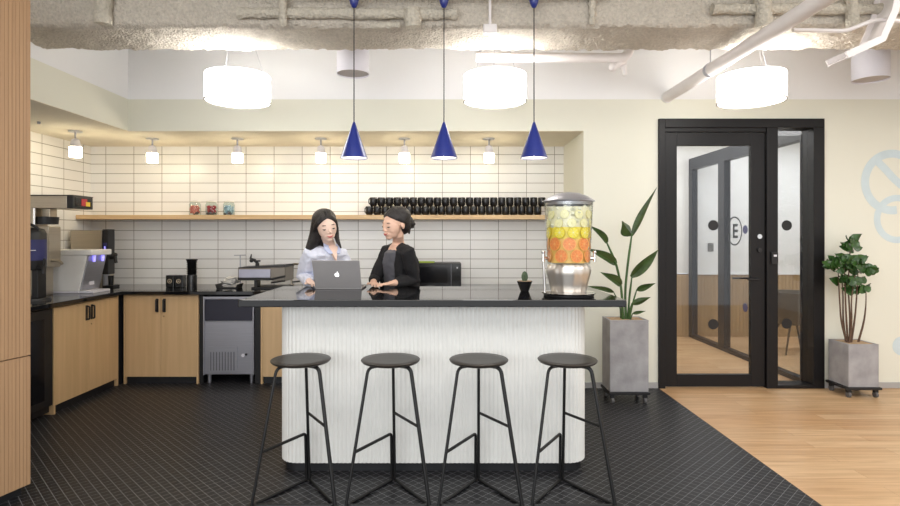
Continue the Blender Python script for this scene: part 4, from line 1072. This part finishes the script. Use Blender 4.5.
for sx in (-1, 1):
    for sy in (-1, 1):
        MB().tube([(sx*0.10, sy*0.10, 0.35), (sx*0.24, sy*0.24, 0.0)], [0.014, 0.009]).build('leg', 'black', tch, smooth=True)
# mural on the right wall
def ribbon(name, pts2, w_, parent=None):
    mb = MB(); n = len(pts2)
    L_, R_ = [], []
    for i in range(n):
        a, b = Vector(pts2[max(0, i-1)]), Vector(pts2[min(n-1, i+1)]); t_ = (b-a).normalized(); nn = Vector((-t_.y, t_.x))*w_/2
        p = Vector(pts2[i]); L_.append(p+nn); R_.append(p-nn)
    poly = [(v.x, v.y) for v in L_]+[(v.x, v.y) for v in R_[::-1]]
    y_ = YW-0.0012-0.0004*len(mu.children)
    F_ = [[mb.bm.verts.new((v.x, y, v.y)) for v in (a, b)] for y in (y_,) for a, b in zip(L_, R_)]
    G_ = [[mb.bm.verts.new((v.x, YW-0.0002, v.y)) for v in (a, b)] for a, b in zip(L_, R_)]
    for i in range(n-1):
        mb.bm.faces.new((F_[i][0], F_[i+1][0], F_[i+1][1], F_[i][1])); mb.bm.faces.new((G_[i][0], G_[i][1], G_[i+1][1], G_[i+1][0]))
        for k in (0, 1): mb.bm.faces.new((F_[i][k], F_[i+1][k], G_[i+1][k], G_[i][k]))
    return mb.build(name, 'mural', parent)
mu = thing('painted_mural', 'pale blue painted loops on the cream wall at right edge', 'mural', (0, 0, 0))
def circ(cx_, cy_, r_, a0, a1, n=40): return [(X(cx_+r_*math.cos(R(a0+(a1-a0)*k/n))), Z(cy_+r_*1.05*math.sin(R(a0+(a1-a0)*k/n)))) for k in range(n+1)]
ribbon('painted_loop', circ(892, 182, 27, 80, 330), 0.075, mu)
ribbon('painted_loop', circ(897, 219, 20, 0, 356), 0.06, mu)
ribbon('painted_loop', [(X(878), Z(162)), (X(886), Z(170)), (X(893), Z(178)), (X(902), Z(186))], 0.07, mu)
MB().cyl((X(902), YW-0.0015, Z(346)), (X(902), YW-0.0003, Z(346)), 0.09, seg=40).build('painted_dot', 'mural', mu)

# ------------------------------------------------------------------ people
def ellring(c, rx, ry, yaw, n=28, power=2.2):
    c = Vector(c); out = []
    for k in range(n):
        a = 2*PI*k/n; ca_, sa_ = math.cos(a), math.sin(a)
        x = rx*math.copysign(abs(ca_)**(2/power), ca_); y = ry*math.copysign(abs(sa_)**(2/power), sa_)
        out.append(c+Vector((x*math.cos(yaw)-y*math.sin(yaw), x*math.sin(yaw)+y*math.cos(yaw), 0)))
    return out
def remesh(o, vox, smooth_it=4, disp=0.0, size=0.1):
    r = o.modifiers.new('remesh', 'REMESH'); r.mode = 'VOXEL'; r.voxel_size = vox; r.use_smooth_shade = True
    if smooth_it:
        s = o.modifiers.new('smooth', 'SMOOTH'); s.iterations = smooth_it; s.factor = 0.5
    if disp:
        tx = bpy.data.textures.new('folds', 'CLOUDS'); tx.noise_scale = size; tx.noise_depth = 2
        d = o.modifiers.new('folds', 'DISPLACE'); d.texture = tx; d.strength = disp; d.mid_level = 0.5; d.texture_coords = 'GLOBAL'
    return o
def hand(mb, wrist, direction, side_vec, up, thumb_side, curl=0.35, sc=1.0):
    """palm and five bent fingers; direction = along the fingers"""
    d = Vector(direction).normalized(); s = Vector(side_vec).normalized(); u = Vector(up).normalized(); w0 = Vector(wrist)
    rot = Matrix((s, d, u)).transposed()
    mb.ball(w0+d*0.045*sc, (0.036*sc, 0.050*sc, 0.014*sc), 16, rot)
    mb.tube([w0-d*0.03, w0+d*0.03], [0.023*sc, 0.022*sc], 12)
    for k, (off, ln) in enumerate(((-0.028, 0.060), (-0.0095, 0.072), (0.0095, 0.068), (0.028, 0.052))):
        off *= -thumb_side; r0 = 0.0078*sc
        b = w0+d*0.078*sc+s*off*sc; fd = (d+s*off*3).normalized()
        p1_ = b+fd*ln*0.42*sc+u*0.004; p2_ = p1_+(fd*math.cos(curl)-u*math.sin(curl))*ln*0.32*sc; p3_ = p2_+(fd*math.cos(curl*1.9)-u*math.sin(curl*1.9))*ln*0.26*sc
        mb.tube([b-d*0.03, b, p1_, p2_, p3_], [r0, r0*1.05, r0, r0*0.92, r0*0.75], 10)
    tb = w0+d*0.025*sc+s*0.028*sc*thumb_side; t1 = tb+(d*0.6+s*thumb_side*0.8).normalized()*0.032*sc; t2 = t1+(d*0.95+s*thumb_side*0.25).normalized()*0.028*sc
    mb.tube([tb-s*thumb_side*0.01, tb, t1, t2], [0.011*sc, 0.011*sc, 0.0092*sc, 0.007*sc], 10)
def person(name, label, head_c, yaw, pitch, roll, byaw, pelvis, waist, chest, neck, shR, elR, wrR, hdR, shL, elL, wrL, hdL, skin, top_fn, hair_fn, hs=1.05):
    root = thing(name, label, 'person', (pelvis[0], pelvis[1], 0))
    off = Vector((pelvis[0], pelvis[1], 0))
    V = lambda p: Vector(p)-off
    HM = Matrix.Translation(V(head_c)) @ Matrix.Rotation(yaw, 4, 'Z') @ Matrix.Rotation(pitch, 4, 'X') @ Matrix.Rotation(roll, 4, 'Y') @ Matrix.Diagonal((hs*1.06, hs, hs*0.90, 1))
    hr = (Matrix.Rotation(yaw, 3, 'Z') @ Matrix.Rotation(pitch, 3, 'X') @ Matrix.Rotation(roll, 3, 'Y'))
    def hb_(mb, c, r, rot=None, seg=20): mb.ball(HM @ Vector(c), (r[0]*hs*1.06, r[1]*hs, r[2]*hs*0.90), seg, hr)
    b = MB()
    # head: skull, face planes, jaw, nose, ears
    hb_(b, (0, 0.018, 0.030), (0.072, 0.088, 0.080), seg=32); hb_(b, (0, -0.028, -0.012), (0.060, 0.060, 0.082), seg=32)
    hb_(b, (0, -0.034, -0.056), (0.046, 0.052, 0.050), seg=24); hb_(b, (0, -0.062, -0.088), (0.024, 0.024, 0.020)); hb_(b, (0, -0.060, -0.060), (0.034, 0.030, 0.034))
    for sx in (-1, 1):
        hb_(b, (sx*0.030, -0.053, -0.034), (0.021, 0.021, 0.026)); hb_(b, (sx*0.020, -0.070, 0.024), (0.018, 0.010, 0.009))
        hb_(b, (sx*0.069, 0.012, -0.012), (0.008, 0.017, 0.028)); hb_(b, (sx*0.009, -0.092, -0.032), (0.008, 0.009, 0.006))
        hb_(b, (sx*0.027, -0.070, 0.002), (0.014, 0.011, 0.011))
    b.tube([HM @ Vector((0, -0.082, 0.014)), HM @ Vector((0, -0.091, -0.010)), HM @ Vector((0, -0.100, -0.028))], [0.006, 0.0075, 0.0095], 12)
    hb_(b, (0, -0.086, -0.058), (0.020, 0.010, 0.012))
    nb = V(neck)
    b.tube([HM @ Vector((0, 0.020, -0.045)), HM @ Vector((0, 0.018, -0.085)), nb+Vector((0, 0, 0.03)), nb-Vector((0, 0, 0.05))], [0.044, 0.041, 0.042, 0.058], 20)
    # torso, arms and legs under the clothes
    P_, W_, C_ = V(pelvis), V(waist), V(chest)
    b.loft([ellring(P_-Vector((0, 0, 0.04)), 0.14, 0.095, byaw), ellring(P_+Vector((0, 0, 0.04)), 0.145, 0.095, byaw), ellring(W_, 0.110, 0.078, byaw), ellring(C_, 0.130, 0.088, byaw), ellring(nb-Vector((0, 0, 0.045)), 0.120, 0.060, byaw), ellring(nb, 0.060, 0.048, byaw)])
    for sh, el, wr in ((shR, elR, wrR), (shL, elL, wrL)):
        b.tube([nb.lerp(V(sh), 0.4)-Vector((0, 0, 0.02)), V(sh), V(sh).lerp(V(el), 0.5), V(el), V(el).lerp(V(wr), 0.4), V(wr)], [0.040, 0.042, 0.037, 0.032, 0.031, 0.023], 16)
    fdir = Vector((math.sin(byaw), -math.cos(byaw), 0)); rdir = Vector((-math.cos(byaw), -math.sin(byaw), 0))
    legs = []
    for sd in (1, -1):
        hip = P_+rdir*0.075*sd-Vector((0, 0, 0.05)); knee = Vector((hip.x, hip.y, 0.49))+rdir*0.01*sd+fdir*0.015; ank = Vector((hip.x, hip.y, 0.08))+rdir*0.015*sd
        b.tube([hip, hip.lerp(knee, 0.5), knee, knee.lerp(ank, 0.35)-fdir*0.01, ank], [0.080, 0.066, 0.048, 0.046, 0.030], 16)
        legs.append((hip, knee, ank))
    hand(b, V(wrR), *hdR); hand(b, V(wrL), *hdL)
    remesh(b.build('body', skin, root), 0.0035, 5)
    # features
    for sx in (-1, 1):
        f = MB(); f.tube([HM @ Vector((sx*(0.030+dx), -0.0822+(dx*0.95 if dx > 0 else dx*dx*18), -0.002-0.0035*(1-(dx/0.014)**2))) for dx in (-0.014, -0.009, -0.003, 0.002, 0.006, 0.010)], [0.0014, 0.0032, 0.0041, 0.0041, 0.0032, 0.0013], 8)
        f.build('eyelash', 'lash', root, smooth=True)
    for sx in (-1, 1):
        f = MB(); f.tube([HM @ Vector((sx*(0.030+dx), -0.0803+(dx*0.9 if dx > 0 else dx*dx*16), 0.0225+0.004*(1-(dx/0.018)**2))) for dx in (-0.017, -0.009, 0.0, 0.006, 0.012)], [0.0014, 0.0026, 0.0028, 0.0024, 0.0010], 8)
        f.build('eyebrow', 'brow', root, smooth=True)
    f = MB()
    f.tube([HM @ Vector((dx, -0.0945+abs(dx)**2*16, -0.0585+abs(dx)**2*14)) for dx in (-0.022, -0.012, 0, 0.012, 0.022)], [0.0010, 0.0034, 0.0042, 0.0034, 0.0010], 8)
    f.tube([HM @ Vector((dx, -0.0935+abs(dx)**2*16, -0.0645+abs(dx)**2*20)) for dx in (-0.017, -0.009, 0, 0.009, 0.017)], [0.0010, 0.0036, 0.0048, 0.0036, 0.0010], 8)
    f.build('lips', 'lips', root, smooth=True)
    # trousers and shoes
    tr_ = MB(); tr_.loft([ellring(P_-Vector((0, 0, 0.09)), 0.150, 0.105, byaw), ellring(P_+Vector((0, 0, 0.03)), 0.158, 0.108, byaw), ellring(P_.lerp(W_, 0.6), 0.128, 0.092, byaw)])
    for hip, knee, ank in legs: tr_.tube([hip, hip.lerp(knee, 0.5), knee, knee.lerp(ank, 0.5), ank+Vector((0, 0, 0.02))], [0.092, 0.079, 0.062, 0.056, 0.050], 18)
    remesh(tr_.build('trousers', 'denim', root), 0.008, 4)
    for hip, knee, ank in legs:
        sh_ = MB(); rot = Matrix.Rotation(byaw, 3, 'Z')
        sh_.ball(ank+fdir*0.05-Vector((0, 0, 0.045)), (0.042, 0.115, 0.030), 20, rot); sh_.ball(ank-Vector((0, 0, 0.03)), (0.038, 0.05, 0.045), 20, rot)
        sh_.box(-0.036, 0.036, -0.15, 0.045, 0.0, 0.018, Matrix.Translation((ank.x, ank.y, 0)) @ rot.to_4x4())
        remesh(sh_.build('shoe', 'shoe', root), 0.006, 3)
    top_fn(root, V, byaw, fdir, rdir)
    hair_fn(root, HM, hb_, V)
    return root

# --- woman in the pale blue shirt
sR1, eR1, wR1 = (-1.000, 4.075, 1.297), (-1.085, 4.215, 1.125), (-0.985, 4.03, 1.098)
sL1, eL1, wL1 = (-0.800, 4.215, 1.292), (-0.72, 4.24, 1.09), (-0.80, 4.04, 1.090)
N1 = (-0.872, 4.15, 1.345)
def top1(root, V, by, fd, rd):
    nb, C_, W_, P_ = V(N1), V((-0.885, 4.22, 1.22)), V((-0.91, 4.31, 1.06)), V((-0.925, 4.33, 0.92))
    s = MB()
    s.loft([ellring(P_-Vector((0, 0, 0.10)), 0.170, 0.120, by), ellring(P_+Vector((0, 0, 0.02)), 0.168, 0.118, by), ellring(W_, 0.142, 0.102, by), ellring(C_, 0.152, 0.108, by), ellring(nb-Vector((0, 0, 0.055)), 0.142, 0.080, by), ellring(nb-Vector((0, 0, 0.012)), 0.075, 0.055, by)])
    s.tube([nb.lerp(V(sR1), 0.3)-Vector((0, 0, 0.02)), V(sR1), V(sR1).lerp(V(eR1), 0.5), V(eR1), V(eR1).lerp(V(wR1), 0.55), V(eR1).lerp(V(wR1), 0.86)], [0.050, 0.056, 0.057, 0.053, 0.048, 0.037], 20)
    s.tube([nb.lerp(V(sL1), 0.3)-Vector((0, 0, 0.02)), V(sL1), V(sL1).lerp(V(eL1), 0.5), V(eL1), V(eL1).lerp(V(wL1), 0.55), V(eL1).lerp(V(wL1), 0.86)], [0.050, 0.056, 0.055, 0.050, 0.044, 0.037], 20)
    remesh(s.build('shirt', 'shirt', root), 0.006, 5, 0.022, 0.055)
    # open neck: skin V below the throat, framed by the collar flaps
    q = MB(); c0 = nb+fd*0.062
    def vv(u, v, out): return c0-rd*u+fd*out+Vector((0, 0, v))
    q.bm.faces.new([q.bm.verts.new(vv(*a)) for a in ((-0.036, 0.0, -0.012), (0.036, 0.0, -0.012), (0.0, -0.105, 0.050))])
    o = q.build('open_neck', 'skin1', root); sm = o.modifiers.new('solid', 'SOLIDIFY'); sm.thickness = 0.02; sm.offset = -1
    for sx in (-1, 1):
        q = MB()
        A_ = [vv(sx*0.050, 0.030, -0.055), vv(sx*0.030, 0.012, -0.006), vv(sx*0.014, -0.044, 0.034), vv(sx*0.040, -0.046, 0.026), vv(sx*0.064, -0.008, -0.012)]
        q.bm.faces.new([q.bm.verts.new(p) for p in A_])
        o = q.build('collar', 'shirt_edge', root); sm = o.modifiers.new('solid', 'SOLIDIFY'); sm.thickness = 0.006; sm.offset = 1
    q = MB()
    for z_ in (-0.14, -0.20): q.ball(c0+fd*0.055+Vector((0, 0, z_)), 0.006, 10)
    q.build('buttons', 'whiteplastic', root)
def hair1(root, HM, hb_, V):
    h = MB(); T = lambda *p: HM @ Vector(p)
    hb_(h, (0, 0.040, 0.044), (0.079, 0.092, 0.085), seg=32)
    hb_(h, (0, 0.062, -0.015), (0.072, 0.056, 0.085), seg=24)
    fr_ = [(0.002, -0.058, 0.080), (0.030, -0.056, 0.066), (0.057, -0.036, 0.034), (0.068, -0.004, 0.0), (0.070, 0.022, -0.04)]
    for sx in (-1, 1):
        for k in range(6):
            q_ = k/5
            h.tube([T(sx*(x*(1-q_*0.25)), y+q_*(0.055 if j < 3 else 0.03), min(0.118, z+q_*(0.034 if j < 3 else 0.045))) for j, (x, y, z) in enumerate(fr_)], [0.007, 0.010, 0.012, 0.013, 0.016] if k == 0 else [0.014, 0.018, 0.019, 0.018, 0.018], 10)
    for sx in (-1, 1):
        h.tube([T(sx*0.071, 0.012, -0.01), T(sx*0.072, 0.024, -0.05), T(sx*0.070, 0.035, -0.10)], [0.013, 0.017, 0.022], 12)
    # long hair falling behind her right shoulder and a lock in front of the left
    h.tube([T(-0.036, 0.045, 0.05), T(-0.046, 0.045, 0.0), T(-0.064, 0.045, -0.07), T(-0.088, 0.045, -0.13), T(-0.115, 0.045, -0.18), T(-0.14, 0.05, -0.225)], [0.046, 0.048, 0.046, 0.042, 0.032, 0.012], 16)
    h.tube([T(0, 0.075, -0.02), T(-0.01, 0.09, -0.11), T(-0.02, 0.10, -0.20), T(-0.02, 0.11, -0.26)], [0.062, 0.062, 0.055, 0.02], 16)
    h.tube([T(0.070, 0.03, -0.03), T(0.066, 0.02, -0.09), T(0.066, -0.01, -0.135), T(0.078, -0.035, -0.185)], [0.022, 0.020, 0.016, 0.006], 14)
    remesh(h.build('long_hair', 'hair', root), 0.005, 3)
w1 = person('person', 'person with long black hair in pale blue shirt, standing behind the laptop', (-0.876, 4.055, 1.502), R(27), R(13), R(-9), R(36),
    (-0.925, 4.33, 0.92), (-0.91, 4.31, 1.06), (-0.885, 4.22, 1.22), N1, sR1, eR1, wR1, ((0.55, -0.80, -0.10), (0.80, 0.55, 0.0), (0, 0.0, 1), -1, 0.35, 0.92),
    sL1, eL1, wL1, ((-0.2, -0.85, 0.0), (0.97, -0.2, 0), (0, 0, 1), -1, 0.30, 0.92), 'skin1', top1, hair1)

# --- woman in the black cardigan
BY2 = R(-50)
sR2, eR2, wR2 = (-0.455, 4.270, 1.318), (-0.545, 4.235, 1.115), (-0.535, 4.065, 1.092)
sL2, eL2, wL2 = (-0.282, 4.050, 1.315), (-0.245, 4.165, 1.110), (-0.385, 4.02, 1.092)
N2 = (-0.362, 4.16, 1.368)
def top2(root, V, by, fd, rd):
    nb, C_, W_, P_ = V(N2), V((-0.358, 4.235, 1.22)), V((-0.355, 4.31, 1.06)), V((-0.355, 4.35, 0.92))
    q = MB()
    q.loft([ellring(P_-Vector((0, 0, 0.06))+fd*0.01, 0.160, 0.118, by), ellring(W_+fd*0.022, 0.118, 0.100, by), ellring(C_+fd*0.022, 0.125, 0.105, by), ellring(nb-Vector((0, 0, 0.06))+fd*0.014, 0.100, 0.080, by), ellring(nb-Vector((0, 0, 0.038))+fd*0.006, 0.066, 0.052, by)])
    remesh(q.build('blouse', 'blouse', root), 0.006, 3, 0.012, 0.05)
    s = MB()
    # two open fronts and the back of the cardigan leave the blouse showing
    s.loft([ellring(P_-Vector((0, 0, 0.12))-fd*0.02, 0.178, 0.118, by), ellring(W_-fd*0.018, 0.152, 0.110, by), ellring(C_-fd*0.02, 0.158, 0.108, by), ellring(nb-Vector((0, 0, 0.05))-fd*0.018, 0.148, 0.076, by), ellring(nb-Vector((0, 0, 0.0))-fd*0.02, 0.070, 0.044, by)])
    for sd in (1, -1):
        s.tube([nb+rd*0.055*sd-fd*0.01, nb+rd*0.080*sd+fd*0.045-Vector((0, 0, 0.06)), C_+rd*0.098*sd+fd*0.078, W_+rd*0.100*sd+fd*0.080, P_+rd*0.110*sd+fd*0.085-Vector((0, 0, 0.1))], [0.020, 0.030, 0.036, 0.036, 0.036], 16)
    s.tube([nb.lerp(V(sR2), 0.3)-Vector((0, 0, 0.02)), V(sR2), V(sR2).lerp(V(eR2), 0.5), V(eR2), V(eR2).lerp(V(wR2), 0.5), V(eR2).lerp(V(wR2), 0.88)], [0.046, 0.051, 0.048, 0.044, 0.040, 0.032], 20)
    s.tube([nb.lerp(V(sL2), 0.3)-Vector((0, 0, 0.02)), V(sL2), V(sL2).lerp(V(eL2), 0.5), V(eL2), V(eL2).lerp(V(wL2), 0.5), V(eL2).lerp(V(wL2), 0.90)], [0.048, 0.055, 0.054, 0.052, 0.046, 0.035], 20)
    remesh(s.build('cardigan', 'cardigan', root), 0.006, 5, 0.012, 0.06)
def hair2(root, HM, hb_, V):
    h = MB(); T = lambda *p: HM @ Vector(p)
    hb_(h, (0, 0.040, 0.044), (0.079, 0.092, 0.085), seg=32)
    hb_(h, (0, 0.062, -0.015), (0.072, 0.056, 0.085), seg=24)
    fr_ = [(0.002, -0.056, 0.082), (0.032, -0.050, 0.070), (0.058, -0.024, 0.046), (0.069, 0.018, 0.018), (0.055, 0.070, -0.010)]
    for sx in (-1, 1):
        for k in range(6):
            q_ = k/5
            h.tube([T(sx*(x*(1-q_*0.25)), y+q_*(0.055 if j < 3 else 0.03), min(0.118, z+q_*(0.034 if j < 3 else 0.045))) for j, (x, y, z) in enumerate(fr_)], [0.007, 0.010, 0.012, 0.013, 0.016] if k == 0 else [0.014, 0.018, 0.019, 0.018, 0.018], 10)
    # loose low bun
    rr_ = random.Random(4)
    hb_(h, (0, 0.128, -0.025), (0.042, 0.038, 0.044))
    for k in range(16):
        a = rr_.uniform(0, 2*PI); b_ = rr_.uniform(-1.2, 1.2)
        hb_(h, (0.036*math.cos(a)*math.cos(b_), 0.128+0.034*math.sin(a)*math.cos(b_), -0.025+0.040*math.sin(b_)), (0.014, 0.014, 0.014), seg=10)
    h.tube([T(0.0, 0.115, -0.055), T(0.015, 0.105, -0.085), T(0.02, 0.10, -0.108)], [0.016, 0.012, 0.004], 10)
    h.tube([T(0.066, 0.0, 0.0), T(0.072, 0.0, -0.03), T(0.070, -0.004, -0.055)], [0.006, 0.005, 0.002], 8)
    remesh(h.build('hair_bun', 'hair', root), 0.005, 2)
w2 = person('person', 'smiling person with low bun in black cardigan, hands resting on the island', (-0.380, 4.06, 1.518), R(-47), R(13), R(4), BY2,
    (-0.355, 4.35, 0.92), (-0.355, 4.31, 1.06), (-0.358, 4.235, 1.22), N2, sR2, eR2, wR2, ((0.30, -0.95, -0.10), (0.95, 0.30, 0), (0, 0, 1), -1, 0.30, 0.88),
    sL2, eL2, wL2, ((-0.85, -0.45, -0.10), (0.45, -0.85, 0), (0, 0, 1), -1, 0.35, 0.88), 'skin2', top2, hair2)
